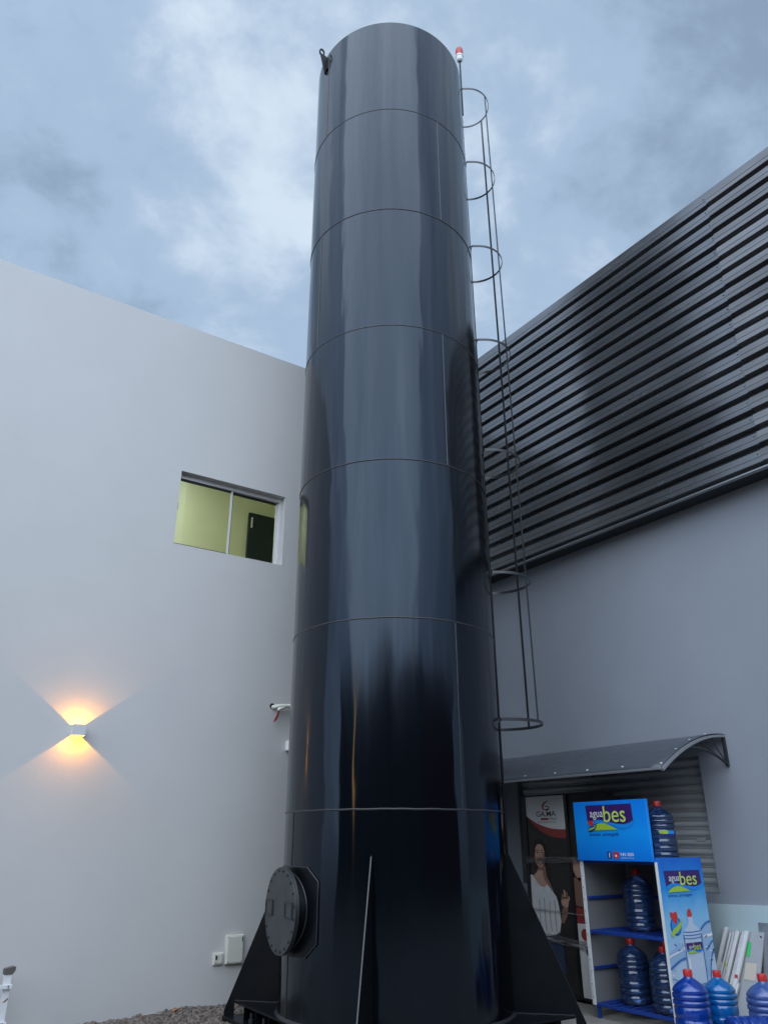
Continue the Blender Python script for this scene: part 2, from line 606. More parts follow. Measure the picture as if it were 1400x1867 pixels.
# ceiling lamp of the room
cl = thing('ceiling_lamp', 'ceiling lamp lighting the yellow green room behind the window', 'lamp', (2.4, 9.0, 6.4))
MB().box(2.1, 2.7, 8.85, 9.15, 6.45, 6.49).build('lamp_body', M_white, cl)
MB().box(2.12, 2.68, 8.87, 9.13, 6.44, 6.449).build('diffuser', mat('lamp_diffuser', (.9, .9, .8), .5, emit=(1, .97, .78), estr=6), cl)
al = bpy.data.lights.new('room_light', 'AREA')
al.energy = 34
al.size = 0.6
al.color = (1.0, 0.98, 0.84)
alo = bpy.data.objects.new('room_light', al)
col.objects.link(alo)
alo.parent = cl
alo.location = (0, 0, 0.03)
lk = thing('office_door', 'blue black door on the back wall of the lit room, seen through the right pane', 'door', (4.7, 9.95, 3.3))
M_lock = mat('door_paint', (0.010, 0.016, 0.030), 0.4)
MB().box(4.30, 5.14, 9.93, 9.985, 3.304, 5.965).build('door_leaf', M_lock, lk, bevel=.006)
MB().box(4.33, 4.35, 9.905, 9.929, 5.72, 5.88).build('handle', M_alu, lk)

# wall lamp: open box, light escapes up and down and rakes the wall
LX, LZ = 1.765, 2.35
wl = thing('wall_lamp', 'small lit up and down wall lamp throwing amber cones on the pale wall', 'lamp', (LX, YL, LZ - .05))
hs = MB()
hw, hd = .058, .125
hs.box(LX - hw, LX - hw + .006, YL - hd, YL - .001, LZ - .05, LZ + .05)
hs.box(LX + hw - .006, LX + hw, YL - hd, YL - .001, LZ - .05, LZ + .05)
hs.box(LX - hw + .006, LX + hw - .006, YL - hd, YL - hd + .006, LZ - .05, LZ + .05)
hs.box(LX - hw + .006, LX + hw - .006, YL - hd + .006, YL - .001, LZ - .003, LZ + .003)
hs.build('housing', mat('lamp_housing', (0.62, 0.63, 0.64), 0.4), wl)
for sgn in (-1, 1):
    led = MB()
    led.lathe([(.016, 0), (.016, .004)], 16, (LX, YL - .095, LZ + sgn * .0035 - (.004 if sgn < 0 else 0)))
    led.build('led', mat('amber_led', (1, .7, .3), .5, emit=(1.0, .55, .14), estr=30), wl)
    pl = bpy.data.lights.new('lamp_light', 'POINT')
    pl.energy = 8.5
    pl.color = (1.0, 0.38, 0.02)
    pl.shadow_soft_size = 0.0025
    po = bpy.data.objects.new('lamp_light', pl)
    col.objects.link(po)
    po.parent = wl
    po.location = Vector((LX, YL - .100, LZ + sgn * .010)) - ORG[wl.name]

# unlit twin of it, half hidden by the tower
ul = thing('wall_lamp', 'unlit white wall lamp half hidden behind the left edge of the tower', 'lamp', (3.99, YL, 2.30))
u_ = MB()
u_.box(3.932, 4.05, YL - .1, YL - .001, 2.30, 2.40)
u_.build('housing', M_white, ul, bevel=.004)
MB().box(3.95, 4.03, YL - .085, YL - .02, 2.294, 2.2995).build('lens', M_gasket, ul)

# conduit with dangling wires
cdt = thing('conduit_pipe', 'cream plastic conduit stub leaving the pale wall behind the tower with red wires', 'pipe', (3.76, YL, 2.75))
hole = MB()
hole.lathe([(.030, 0), (.030, .004)], 20, (3.752, YL - .0045, 2.752), (0, 1, 0))
hole.build('wall_hole', M_gasket, cdt)
pp = MB()
pp.tube([(3.760, YL + .01, 2.742), (3.765, YL - .03, 2.742), (3.785, YL - .055, 2.745), (3.83, YL - .062, 2.752), (4.12, YL - .062, 2.776)],
        [.021, .021, .0215, .0215, .0215], 14)
pp.tube([(3.93, YL - .062, 2.761), (4.02, YL - .062, 2.768)], .026, 14)
pp.tube([(3.86, YL - .066, 2.74), (3.80, YL - .068, 2.715), (3.795, YL - .068, 2.70)], [.02, .016, .013], 10)
pp.build('pipe', M_pvc, cdt, smooth=40)
for k, (dx, c) in enumerate(((0, 'r'), (.012, 'r'), (.02, 'b'))):
    wr = MB()
    wr.tube([(3.80 + dx * .4, YL - .066, 2.71), (3.785 + dx * .5, YL - .072, 2.66), (3.760 + dx, YL - .07, 2.61), (3.748 + dx, YL - .06, 2.575 + dx)], .005, 6)
    wr.build('wire', M_red if c == 'r' else M_gasket, cdt, smooth=60)


def wall_box(x0, x1, z0, z1, d, label, knob):
    b = thing('junction_box', label, 'electrical box', ((x0 + x1) / 2, YL, z0), 'electrical boxes low on the pale wall')
    MB().box(x0, x1, YL - d, YL - .001, z0, z1).build('box_frame', M_ivory, b, bevel=.006)
    MB().box(x0 + .012, x1 - .012, YL - d - .006, YL - d - .0005, z0 + .012, z1 - .012).build('lid', M_ivory, b, bevel=.004)
    for sx in (x0 + .02, x1 - .02):
        for sz in (z0 + .02, z1 - .02):
            MB().lathe([(.004, 0), (.004, .002)], 8, (sx, YL - d - .008, sz), (0, 1, 0)).build('screw', M_screw, b)
    MB().box(*knob, YL - d - .009, YL - d - .0065, z1 - .055, z1 - .022).build('lock_slot', M_gasket, b)


wall_box(3.398, 3.575, .352, .592, .035, 'larger cream junction box on the pale wall beside the tower base', (3.553, 3.561))
wall_box(3.281, 3.382, .352, .452, .022, 'smaller cream junction box left of the larger one on the pale wall', (3.30, 3.318))

# ------------------------------------------------------------------ dark building
db = thing('dark_building', 'dark grey building topped with black ribbed metal cladding, right of the tower', 'building', (XR, 5, 0))
YD0, YD1 = 2.1, 11.5
SY0, SY1, SZ0, SZ1 = 4.715, 7.25, 0.962, 2.16
w = MB()
grid_wall(w, lambda a, z: (XR, a, z), YD0, YD1, -.2, ZC0 + .3, [(SY0, SY1, SZ0, SZ1)])
for a, b in (((SY0, SZ0), (SY0, SZ1)), ((SY0, SZ1), (SY1, SZ1)), ((SY1, SZ1), (SY1, SZ0)), ((SY1, SZ0), (SY0, SZ0))):
    w.add([(XR, a[0], a[1]), (XR, b[0], b[1]), (XR + .2, b[0], b[1]), (XR + .2, a[0], a[1])], [[0, 1, 2, 3]])
w.add([(XR, YD0, -.2), (16, YD0, -.2), (16, YD0, ZC0 + .3), (XR, YD0, ZC0 + .3)], [[0, 1, 2, 3]])
w.add([(XR, YD1, -.2), (16, YD1, -.2), (16, YD1, ZC0 + .3), (XR, YD1, ZC0 + .3)], [[0, 1, 2, 3]])
w.build('wall', M_grey, db)
MB().box(XR + .19, XR + .25, SY0 - .2, SY1 + .2, SZ0 - .2, SZ1 + .2).build('backing', M_soffit, db)
# upper volume behind the sheets
uv = MB()
uv.box(XC + .10, 16, YD0 + .01, YD1, ZC0 + .02, ZC1 - .06)
uv.build('cladding_frame', M_soffit, db)
tr = MB()
tr.box(XC - .012, XC + .03, YD0, YD1, ZC0 - .012, ZC0 + .003)
tr.build('drip_edge', M_trim, db)
tr = MB()
tr.box(XC + .02, XC + .20, YD0, YD1, ZC1 - .002, ZC1 + .012)
tr.box(XC + .012, XC + .0205, YD0, YD1, ZC1 - .045, ZC1 + .012)
tr.build('parapet_cap', M_clad, db)
# sheets: ribs run along Y
NR = 18
PITCH_R = (ZC1 - .03 - (ZC0 + .006)) / NR


def rib_profile(z):
    """one rib from its bottom to its top: (x offset from the face, z); ribs stand proud towards -X"""
    p = PITCH_R
    return [(.075, z), (.075, z + p * .255), (.004, z + p * .27), (.0, z + p * .285), (.0, z + p * .52), (.004, z + p * .535), (.004, z + p * .555),
            (.0, z + p * .57), (.0, z + p * .90), (.075, z + p * .995)]


rows = [(0, 6), (6, 12), (12, 18)]
cols_ = [(YD0, 3.33, -.012), (3.318, 9.35, 0.0), (9.34, YD1, -.010)]
for ri, (r0, r1) in enumerate(rows):
    for ci, (y0, y1, dx) in enumerate(cols_):
        prof = []
        for k in range(r0, r1):
            prof += rib_profile(ZC0 + .006 + k * PITCH_R)
        prof.append((.075, ZC0 + .006 + r1 * PITCH_R + .001))
        m_b = MB()
        ny = max(2, int((y1 - y0) / .4))
        vs_, fs = [], []
        for j in range(ny + 1):
            y = y0 + (y1 - y0) * j / ny
            for (ox, z) in prof:
                vs_.append((XC + ox + dx + .0022 * math.sin(y * 2.1 + z * 2.0) + .0010 * math.sin(y * 5.7 + z * 9), y, z + .0009 * math.sin(y * 2.3 + z * 5)))
        n = len(prof)
        for j in range(ny):
            for i in range(n - 1):
                fs.append([j * n + i, j * n + i + 1, (j + 1) * n + i + 1, (j + 1) * n + i])
        m_b.add(vs_, fs)
        so = m_b.build('cladding_sheet', M_clad2 if ci == 0 else M_clad, db)
        sd = so.modifiers.new('thickness', 'SOLIDIFY')
        sd.thickness = .0008
for yy in (6.62, 4.62, 3.36, 8.6):
    sc_ = MB()
    for k in range(NR):
        z = ZC0 + .006 + (k + .73) * PITCH_R
        sc_.lathe([(.006, 0), (.006, .006), (.003, .009)], 6, (XC - .001, yy + random.uniform(-.01, .01), z), (-1, 0, 0))
    tag(sc_.build('screw_row', M_screw, db), kind='stuff')
# lower rendered band
pl_ = MB()
pl_.add([(XR - .018, YD0, -.1), (XR - .018, 7.55, -.1), (XR - .018, 7.55, .80), (XR - .018, YD0, .955),
         (XR + .01, YD0, -.1), (XR + .01, 7.55, -.1), (XR + .01, 7.55, .80), (XR + .01, YD0, .955)],
        [[0, 1, 2, 3], [3, 2, 6, 7], [0, 3, 7, 4], [1, 5, 6, 2]])
pl_.build('plinth', M_plinth, db)
# rolling shutter
sh = MB()
NS = 15
ps = (SZ1 - SZ0) / NS
XS = XR + .10
sh.box(XS - .012, XS + .03, SY0 + .002, SY1 - .002, SZ0 + .002, SZ0 + .05)
sho = sh.build('shutter', M_shut, db, bevel=.004)
slat_me = None
for k in range(NS - 1):
    z = SZ0 + .052 + k * ((SZ1 - SZ0 - .054) / (NS - 1))
    p = (SZ1 - SZ0 - .054) / (NS - 1)
    if slat_me is None:
        s_ = MB()
        prof = [(.0, 0), (-.004, .006), (.004, .012)] + [(-.026 * math.sin(math.pi * q / 8) ** .8 + .006, .012 + (p - .016) * q / 8) for q in range(1, 9)] + [(.006, p - .001)]
        vs_, fs = [], []
        for y in (SY0 + .002, SY1 - .002):
            vs_ += [(XS + a, y, z + b) for a, b in prof]
        n = len(prof)
        fs = [[i, i + 1, n + i + 1, n + i] for i in range(n - 1)]
        s_.add(vs_, fs)
        so = s_.build('slat', M_shut, sho, smooth=50)
        slat_me, base = so.data, (so.location.copy(), z)
    else:
        so = bpy.data.objects.new('slat', slat_me)
        col.objects.link(so)
        so.parent = sho
        so.location = base[0] + Vector((random.uniform(-.0015, .0015), 0, z - base[1]))
MB().box(XS - .022, XS - .012, 4.83, 4.93, 1.40, 1.435).build('handle', M_bolt, sho)
# awning over the shutter
aw = MB()
AY0, AY1 = 4.42, 7.62


def awn(q):
    """curve from the wall (q=0) to the front lip (q=1)"""
    x = XR - .985 * q
    z = 2.335 - .03 * q - .315 * (max(0, q - .05) / .95) ** 1.9
    return x, z


NQ, NY = 18, 22
vs_, fs = [], []
for j in range(NY + 1):
    y = AY0 + (AY1 - AY0) * j / NY
    for i in range(NQ + 1):
        x, z = awn(i / NQ)
        vs_.append((x, y, z + .003 * math.sin(y * 5.2) * (i / NQ)))
for j in range(NY):
    for i in range(NQ):
        a = j * (NQ + 1) + i
        fs.append([a, a + 1, a + NQ + 2, a + NQ + 1])
aw.add(vs_, fs)
awt = thing('awning', 'curved grey sheet awning over the roller shutter on the dark wall', 'awning', (XR, 6.0, 1.98))
ao = aw.build('sheet', M_awn, awt, smooth=60)
sd = ao.modifiers.new('thickness', 'SOLIDIFY')
sd.thickness = .005
xl, zl = awn(1)
MB().box(xl - .012, xl + .006, AY0, AY1, zl - .022, zl - .001).build('front_lip', M_awnf, awt, bevel=.003)
for yb in (AY0 - .012, 6.05, AY1 - .03):
    b = MB()
    arc = [Vector((awn(i / 14)[0], yb, awn(i / 14)[1] - .024)) for i in range(15)]
    b.strap(arc, .013, .011, up_=(0, 1, 0))
    bro = b.build('bracket', M_awnf if yb < 5 else M_dark, awt)
    b = MB()
    b.box(XR - .03, XR - .003, yb - .012, yb + .012, 2.04, 2.325)
    b.build('wall_bar', M_dark, bro)
    b = MB()
    p0, p1 = Vector((XR - .02, yb, 2.06)), Vector((awn(.62)[0], yb, awn(.62)[1] - .02))
    br = [p0.lerp(p1, k / 8) + Vector((0, 0, .05 * math.sin(math.pi * k / 8))) for k in range(9)]
    b.strap(br, .009, .008, up_=(0, 1, 0))
    b.build('brace', M_dark, bro)
    for q in (.2, .4):
        b = MB()
        p0 = Vector((XR - .02, yb, 2.075))
        p1 = Vector((awn(q)[0], yb, awn(q)[1] - .02))
        b.tube([p0.lerp(p1, k / 5) + Vector((-.03 * math.sin(math.pi * k / 5), 0, 0)) for k in range(6)], .006, 6)
        b.build('rod', M_dark, bro)
for k in range(8):
    y = AY0 + .02 + k * .42
    x, z = awn(.955)
    b = MB()
    b.lathe([(.012, 0), (.011, .005), (.005, .008)], 10, (x - .002, y, z + .004), (-.5, 0, .85))
    b.build('bolt', M_bolt, awt)
for q in (.25, .5, .72):
    x, z = awn(q)
    b = MB()
    b.lathe([(.010, 0), (.010, .005), (.005, .008)], 10, (x, AY0 + .02, z + .004), (-.2, 0, .95))
    b.build('bolt', M_bolt, awt)

# ------------------------------------------------------------------ the tower
TX, TY, TR = 4.18556, 6.01747, 0.955
TV = Vector((TX, TY, 0))
tback = -TV.normalized()
tright = Vector((TY, -TX, 0)).normalized()


def tdir(phi):
    return tback * math.cos(R(phi)) + tright * math.sin(R(phi))


def tp(phi, r, z):
    return TV + tdir(phi) * r + Vector((0, 0, z))


SEAMS = [0.150, 1.634, 3.160, 4.674, 6.185, 7.718, 9.239, 10.748]
tw = thing('steel_tower', 'tall glossy black steel cylinder tower with caged ladder, gussets and manhole', 'tower', (TX, TY, 0))
NSEG = 160
VSEAM = [-61, 34.6, 150, 33.4, -54.4, 35.7, -53.2]
for k in range(7):
    z0_, z1_ = SEAMS[k], SEAMS[k + 1]
    m_b = MB()
    rr = TR + (.0012 if k % 2 else 0)
    prof = [(rr, z0_), (rr, z0_ + (z1_ - z0_) / 3), (rr, z0_ + (z1_ - z0_) * 2 / 3), (rr, z1_)]
    if k == 6:
        prof += [(rr - .012, z1_), (rr - .012, z1_ - .6)]
    m_b.lathe(prof, NSEG, (TX, TY, 0), cap=False)
    ring = m_b.build('shell_ring', M_black, tw, smooth=45)
    # horizontal weld on top of this course
    if k < 6:
        wb = MB()
        n = 400
        vs_, fs = [], []
        for i in range(n):
            a = 360 * i / n
            jit = .0012 * math.sin(i * .37) + random.uniform(-.0008, .0008)
            for (dr, dz) in ((.0005, -.0075), (.0052, -.002), (.0052, .003), (.0005, .0075)):
                vs_.append(tp(a, TR + dr + .0012, z1_ + dz + jit))
        for i in range(n):
            j = (i + 1) % n
            fs += [[i * 4 + q, i * 4 + q + 1, j * 4 + q + 1, j * 4 + q] for q in range(3)]
        wb.add(vs_, fs)
        wb.build('weld', M_weld, ring, smooth=50)
    wb = MB()
    n = 90
    vs_, fs = [], []
    for i in range(n + 1):
        z = z0_ + .008 + (z1_ - z0_ - .016) * i / n
        j_ = random.uniform(-.08, .08)
        for (dr, da) in ((.0004, -.34), (.0046, -.1), (.0046, .12), (.0004, .34)):
            vs_.append(tp(VSEAM[k] + da + j_, TR + dr + .0012, z))
    for i in range(n):
        fs += [[i * 4 + q, i * 4 + q + 1, i * 4 + 5 + q, i * 4 + 4 + q] for q in range(3)]
    wb.add(vs_, fs)
    wb.build('weld', M_weld, ring, smooth=50)
# base: two square plates with the gussets on their diagonals
GP = [-10.3, 79.7, 167.5, 255.3]


def square(r, z):
    return [tp(a, r, z) for a in GP]


MB().prism(square(1.53, .006), (0, 0, .034)).build('base_plate', M_steel, tw, bevel=.003)
MB().prism(square(1.425, .135), (0, 0, .016)).build('upper_plate', M_steel, tw, bevel=.003)
MB().prism(square(1.31, .0405), (0, 0, .094)).build('base_box', M_steel, tw)
wb = MB()
wb.lathe([(TR, .150), (TR + .02, .1525), (TR + .008, .164), (TR, .172)], 120, (TX, TY, 0), cap=False)
wb.build('base_weld', M_weld, tw, smooth=40)
for gi, a in enumerate(GP):
    d = tdir(a)
    tn = Vector((-d.y, d.x, 0))
    prof = [(TR - .01, .152), (1.425, .152), (1.425, .0405), (1.515, .0405), (1.515, .075), (.985, 1.300), (.975, 1.306), (TR - .01, 1.306)]
    m_b = MB()
    m_b.prism([TV + d * r + Vector((0, 0, z)) - tn * .005 for r, z in prof], tn * .010)
    go = m_b.build('gusset', M_steel, tw)
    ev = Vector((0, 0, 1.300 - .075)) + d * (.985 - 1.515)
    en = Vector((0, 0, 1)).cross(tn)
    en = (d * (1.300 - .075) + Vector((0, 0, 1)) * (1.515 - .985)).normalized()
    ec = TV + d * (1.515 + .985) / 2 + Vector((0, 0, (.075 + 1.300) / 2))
    MB().obox(ec + en * .0008, ev * .497, tn * .0042, en * .0007).build('edge_glint', M_glint, go)  # added strip: the glint along the sloping edge is put into its colour
    for sgn in (-1, 1):
        wb = MB()
        pts = [TV + d * (TR + .01 + (1.42 - TR - .01) * k / 40) + tn * sgn * .009 + Vector((0, 0, .155 + random.uniform(-.0015, .0015))) for k in range(41)]
        wb.tube(pts, .0055, 6)
        wb.build('weld', M_weld, go, smooth=50)
# stiffeners and anchor bolts between the plates
for s_i in range(4):
    A, B = tp(GP[s_i], 1.425, 0), tp(GP[(s_i + 1) % 4], 1.425, 0)
    dv = (B - A).normalized()
    inw = (TV - (A + B) / 2).normalized()
    for q in (.10, .22, .34, .5, .66, .78, .90):
        c = A.lerp(B, q) + inw * .06 + Vector((0, 0, .0878))
        MB().obox(c, dv * .004, inw * .055, Vector((0, 0, .047))).build('stiffener', M_steel, tw)
    for q in (.16, .28, .42, .58, .72, .84):
        c = A.lerp(B, q) + inw * .02
        m_b = MB()
        m_b.lathe([(.022, .040), (.022, .066), (.012, .068), (.012, .11)], 10, c)
        m_b.build('anchor_bolt', M_dark, tw)
# manhole
PH, MZ = -60.0, .905
d = tdir(PH)
tn = Vector((-d.y, d.x, 0))
if tn.dot(tright) < 0:
    tn = -tn
RN, RC = .262, .312
m_b = MB()
m_b.lathe([(RN, .86), (RN, 1.015)], 64, TV + Vector((0, 0, MZ)), d)
mh = m_b.build('manhole', M_steel, tw, smooth=40)
pad = MB()
PW, PHH, CH = 22.3, .312, .10
na = 24
vs_, fs = [], []
for i in range(na + 1):
    a = -PW + 2 * PW * i / na
    arc_ = (PW - abs(a)) * R(1) * TR
    hz_ = PHH - max(0, CH - arc_ / 1.25)
    for rr in (TR, TR + .011):
        vs_ += [tp(PH + a, rr, MZ - hz_), tp(PH + a, rr, MZ + hz_)]
for i in range(na):
    a, b = i * 4, i * 4 + 4
    fs += [[a + 2, b + 2, b + 3, a + 3], [a + 3, b + 3, b + 1, a + 1], [a, b, b + 2, a + 2]]
fs += [[0, 2, 3, 1], [na * 4, na * 4 + 1, na * 4 + 3, na * 4 + 2]]
pad.add(vs_, fs)
pad.build('reinforcing_pad', M_steel, mh, smooth=30)
wd = MB()
edge = [tp(PH - PW, TR + .006, MZ)]
edge = []
for i in range(na + 1):
    a = -PW + 2 * PW * i / na
    arc_ = (PW - abs(a)) * R(1) * TR
    edge.append(tp(PH + a, TR + .008, MZ + PHH - max(0, CH - arc_ / 1.25)))
edge2 = [Vector((p.x, p.y, 2 * MZ - p.z)) for p in edge]
fine = []
loop = edge + edge2[::-1]
for i in range(len(loop)):
    for q in range(4):
        pt = loop[i].lerp(loop[(i + 1) % len(loop)], q / 4)
        fine.append(pt + Vector((0, 0, random.uniform(-.002, .002))))
wd.tube(fine, .0055, 6, closed=True)
wd.build('weld', M_weld, mh, smooth=50)
wd = MB()
ring_ = []
for k in range(90):
    t_ = 2 * math.pi * k / 90
    off = RN * math.cos(t_)
    rs = math.sqrt((TR + .011) ** 2 - off ** 2) + .006
    ring_.append(TV + d * rs + tn * off * 1.02 + Vector((0, 0, MZ + RN * 1.02 * math.sin(t_))))
wd.tube(ring_, .007, 6, closed=True)
wd.build('weld', M_weld, mh, smooth=50)
m_b = MB()
m_b.lathe([(RC, 1.015), (RC, 1.031)], 72, TV + Vector((0, 0, MZ)), d)
m_b.build('flange', M_cover, mh, smooth=40, bevel=.002)
m_b = MB()
m_b.lathe([(RC, 1.033), (RC, 1.049)], 72, TV + Vector((0, 0, MZ)), d)
m_b.build('cover', M_cover, mh, smooth=40, bevel=.002)
for k in range(20):
    t_ = 2 * math.pi * (k + .5) / 20
    c = TV + d * 1.049 + tn * (RC - .026) * math.cos(t_) + Vector((0, 0, MZ + (RC - .026) * math.sin(t_)))
    m_b = MB()
    m_b.lathe([(.010, -.002), (.010, .006), (.005, .008)], 6, c, d)
    m_b.build('bolt', M_gasket, mh)
for off in (-.215, .185):
    m_b = MB()
    c = TV + d * 1.051 + tn * off + Vector((0, 0, MZ + .01))
    for (u0, v0, uu, vv) in ((0, .053, .072, .006), (0, -.053, .072, .006), (-.068, 0, .005, .047), (.066, 0, .008, .047)):
        m_b.obox(c + tn * u0 + Vector((0, 0, v0)), tn * uu, Vector((0, 0, vv)), d * .008)
    m_b.build('hinge_frame', M_dark, mh, bevel=.002)
    m_b = MB()
    m_b.obox(c - d * .002, tn * .062, Vector((0, 0, .046)), d * .004)
    m_b.build('hinge_plate', M_cover, mh)
# lifting lugs near the rim
for ph in (-57.5, 122):
    dd = tdir(ph)
    tt = Vector((-dd.y, dd.x, 0))
    outer = [(0.95, 10.40), (0.99, 10.44), (1.055, 10.70), (1.068, 10.79), (1.05, 10.845), (1.02, 10.835), (.95, 10.71)]
    # ring-shaped plate: split around the eye
    ce = (1.030, 10.775)
    eye = [(ce[0] + .024 * math.cos(R(45 * k)), ce[1] + .040 * math.sin(R(45 * k))) for k in range(8)]
    m_b = MB()
    F3 = lambda r, z, o: TV + dd * r + tt * o + Vector((0, 0, z))
    ring_o = [(ce[0] + .040 * math.cos(R(45 * k)), ce[1] + .064 * math.sin(R(45 * k))) for k in range(8)]
    for o0, o1 in ((-.008, .008),):
        n = 8
        vs_ = [F3(*p, o0) for p in ring_o] + [F3(*p, o0) for p in eye] + [F3(*p, o1) for p in ring_o] + [F3(*p, o1) for p in eye]
        fs = []
        for i in range(n):
            j = (i + 1) % n
            fs += [[i, j, n + j, n + i], [2 * n + i, 3 * n + i, 3 * n + j, 2 * n + j], [i, 2 * n + i, 2 * n + j, j], [n + i, n + j, 3 * n + j, 3 * n + i]]
        m_b.add(vs_, fs)
    m_b.prism([F3(*p, -.0075) for p in [(.95, 10.40), (.985, 10.43), (1.050, 10.73), (1.03, 10.735), (1.005, 10.745), (.95, 10.72)]], tt * .015)
    lug = m_b.build('lifting_lug', M_steel, tw)
    m_b = MB()
    m_b.prism([F3(.953, 10.47, -.05), F3(.953, 10.47, .05), F3(.953, 10.66, .05), F3(.953, 10.66, -.05)], dd * .014)
    m_b.build('lug_pad', M_steel, lug, bevel=.003)
# caged ladder on the far right flank
ld_ = tright                         # outwards, seen from the yard
lt_ = tback                          # towards the yard
LC = -0.30                           # the ladder stands a little behind the flank
RL = 0.978


def lp(out, side, z):
    return TV + ld_ * out + lt_ * (side + LC) + Vector((0, 0, z))


m_b = MB()
m_b.tube([lp(.990, .2, .85), lp(.966, .2, 10.62)], .014, 8)
ladder = m_b.build('ladder', M_steel, tw, smooth=60)
m_b = MB()
m_b.tube([lp(.990, -.2, .85), lp(.966, -.2, 10.62)], .014, 8)
m_b.build('stile', M_steel, ladder, smooth=60)
rung_me = None
for k in range(32):
    z = 1.0 + k * .3
    if rung_me is None:
        m_b = MB()
        m_b.tube([lp(RL, .19, z), lp(RL, -.19, z)], .009, 6)
        ro = m_b.build('rung', M_steel, ladder, smooth=60)
        rung_me, rb = ro.data, (ro.location.copy(), z)
    else:
        ro = bpy.data.objects.new('rung', rung_me)
        col.objects.link(ro)
        ro.parent = ladder
        ro.location = rb[0] + Vector((0, 0, z - rb[1]))
for z in (1.3, 2.85, 4.4, 5.9, 7.4, 8.9, 10.4):
    for sgn in (-1, 1):
        m_b = MB()
        m_b.strap([lp(RL, .2 * sgn, z), lp(.93 if sgn > 0 else .80, .19 * sgn, z)], .018, .004)
        m_b.build('standoff', M_steel, ladder)
HZ = [10.776, 9.424, 8.032, 6.66, 5.24, 3.864, 2.436]
hoops = []
BARS = []
for k, z in enumerate(HZ):
    rr = .305 + .065 * k / 6
    oc = 1.06
    pts = [lp(RL, .2, z), lp(RL, rr - .01, z), lp(RL + .01, rr, z)]
    for j in range(25):
        t_ = R(92 - 184 * j / 24)
        pts.append(lp(oc + rr * math.cos(t_), rr * math.sin(t_), z))
    pts += [lp(RL + .01, -rr, z), lp(RL, -rr + .01, z), lp(RL, -.2, z)]
    m_b = MB()
    m_b.strap(pts, .0135, .003)
    m_b.build('cage_hoop', M_cage, ladder, smooth=40)
    BARS.append((oc, rr, z))
for ang in (37, -40):
    m_b = MB()
    m_b.strap([lp(oc + (rr - .005) * math.cos(R(ang)), (rr - .005) * math.sin(R(ang)), z) for oc, rr, z in BARS], .012, .003, up_=(ld_ * math.cos(R(ang + 90)) + lt_ * math.sin(R(ang + 90))))
    m_b.build('cage_bar', M_cage, ladder)
# obstruction light on its rod
bp_ = lambda z: tp(90, .972, z)
m_b = MB()
m_b.tube([bp_(10.28), bp_(11.34)], .011, 8)
bc = m_b.build('beacon', M_steel, tw, smooth=60)
m_b = MB()
m_b.lathe([(.022, 11.32), (.038, 11.335), (.048, 11.37), (.048, 11.40), (.054, 11.402), (.054, 11.425)], 20, bp_(0))
m_b.build('beacon_socket', M_white, bc, smooth=30)
m_b = MB()
m_b.lathe([(.050, 11.426), (.052, 11.46), (.052, 11.53), (.044, 11.565), (.02, 11.585), (.001, 11.588)], 20, bp_(0))
m_b.build('beacon_lens', M_red, bc, smooth=50)

# ------------------------------------------------------------------ water bottles
BPROF = [(.0, .004), (.10, .0), (.125, .008), (.134, .03), (.134, .060), (.123, .070), (.134, .080), (.134, .112), (.123, .122), (.134, .132), (.134, .165),
         (.123, .176), (.131, .19), (.131, .245), (.123, .256), (.134, .266), (.134, .288), (.123, .298), (.134, .308), (.134, .330), (.123, .338),
         (.130, .352), (.118, .375), (.090, .402), (.055, .424), (.034, .438), (.029, .450), (.028, .470)]
CPROF = [(.030, .446), (.034, .448), (.034, .486), (.031, .492), (.0, .493)]


def bottle_mat(name, tint, hcol, haze):
    return clear_mat(name, tint, 1.85, 0.10, haze=haze, hcol=hcol)


B_deep = bottle_mat('bottle_deep_blue', (0.10, 0.30, 0.85), (0.010, 0.11, 0.72), 0.66)
B_cyan = bottle_mat('bottle_cyan_blue', (0.10, 0.50, 0.92), (0.008, 0.30, 0.88), 0.66)
B_lilac = bottle_mat('bottle_lilac_blue', (0.36, 0.48, 0.92), (0.14, 0.27, 0.80), 0.62)
B_grey = bottle_mat('bottle_grey_blue', (0.44, 0.58, 0.86), (0.06, 0.16, 0.46), 0.32)
M_cap = mat('bottle_cap', (0.50, 0.022, 0.02), 0.35)


def bottle(loc, m, label, rotz=0.0, scale=1.0, proto=[None]):
    t_ = thing('water_bottle', label, 'bottle', (0, 0, 0), 'water bottles')
    m_b = MB()
    m_b.lathe(BPROF, 40, (0, 0, 0), cap=False)
    m_b.build('body', m, t_, smooth=75, org=(0, 0, 0))
    m_b = MB()
    m_b.lathe(CPROF, 24, (0, 0, 0), cap=False)
    m_b.build('cap', M_cap, t_, smooth=40, org=(0, 0, 0))
    t_.location = loc
    t_.rotation_euler = (0, 0, rotz)
    t_.scale = (scale,) * 3
    return t_


bottle((5.774, 4.361, 0), B_deep, 'deep blue water bottle with red cap standing on the ground nearest the shelf', .3)
bottle((6.105, 4.340, 0), B_cyan, 'bright cyan blue water bottle with red cap in front of the white profiles', 1.0, .94)
bottle((6.042, 3.913, 0), B_lilac, 'pale lilac blue water bottle with red cap at the right edge', 2.0)
lb = bottle((0, 0, 0), B_deep, 'blue water bottle lying on its side on the ground at the bottom right')
ax = Vector((rt.x, rt.y, 0)).normalized()
lb.rotation_euler = ax.to_track_quat('Z', 'X').to_euler()
cpos = Vector((5.705, 3.843, .135)) - ax * .155
lb.location = cpos

# ------------------------------------------------------------------ bottle shelf
RX0, RX1, RY0, RY1 = 5.90, 6.51, 4.63, 5.455
rk = thing('bottle_shelf', 'blue branded water bottle shelf with printed header and side panel', 'shelf', (6.2, 5.04, 0))
M_print = mat('print_blue', (0.006, 0.13, 0.62), 0.35)


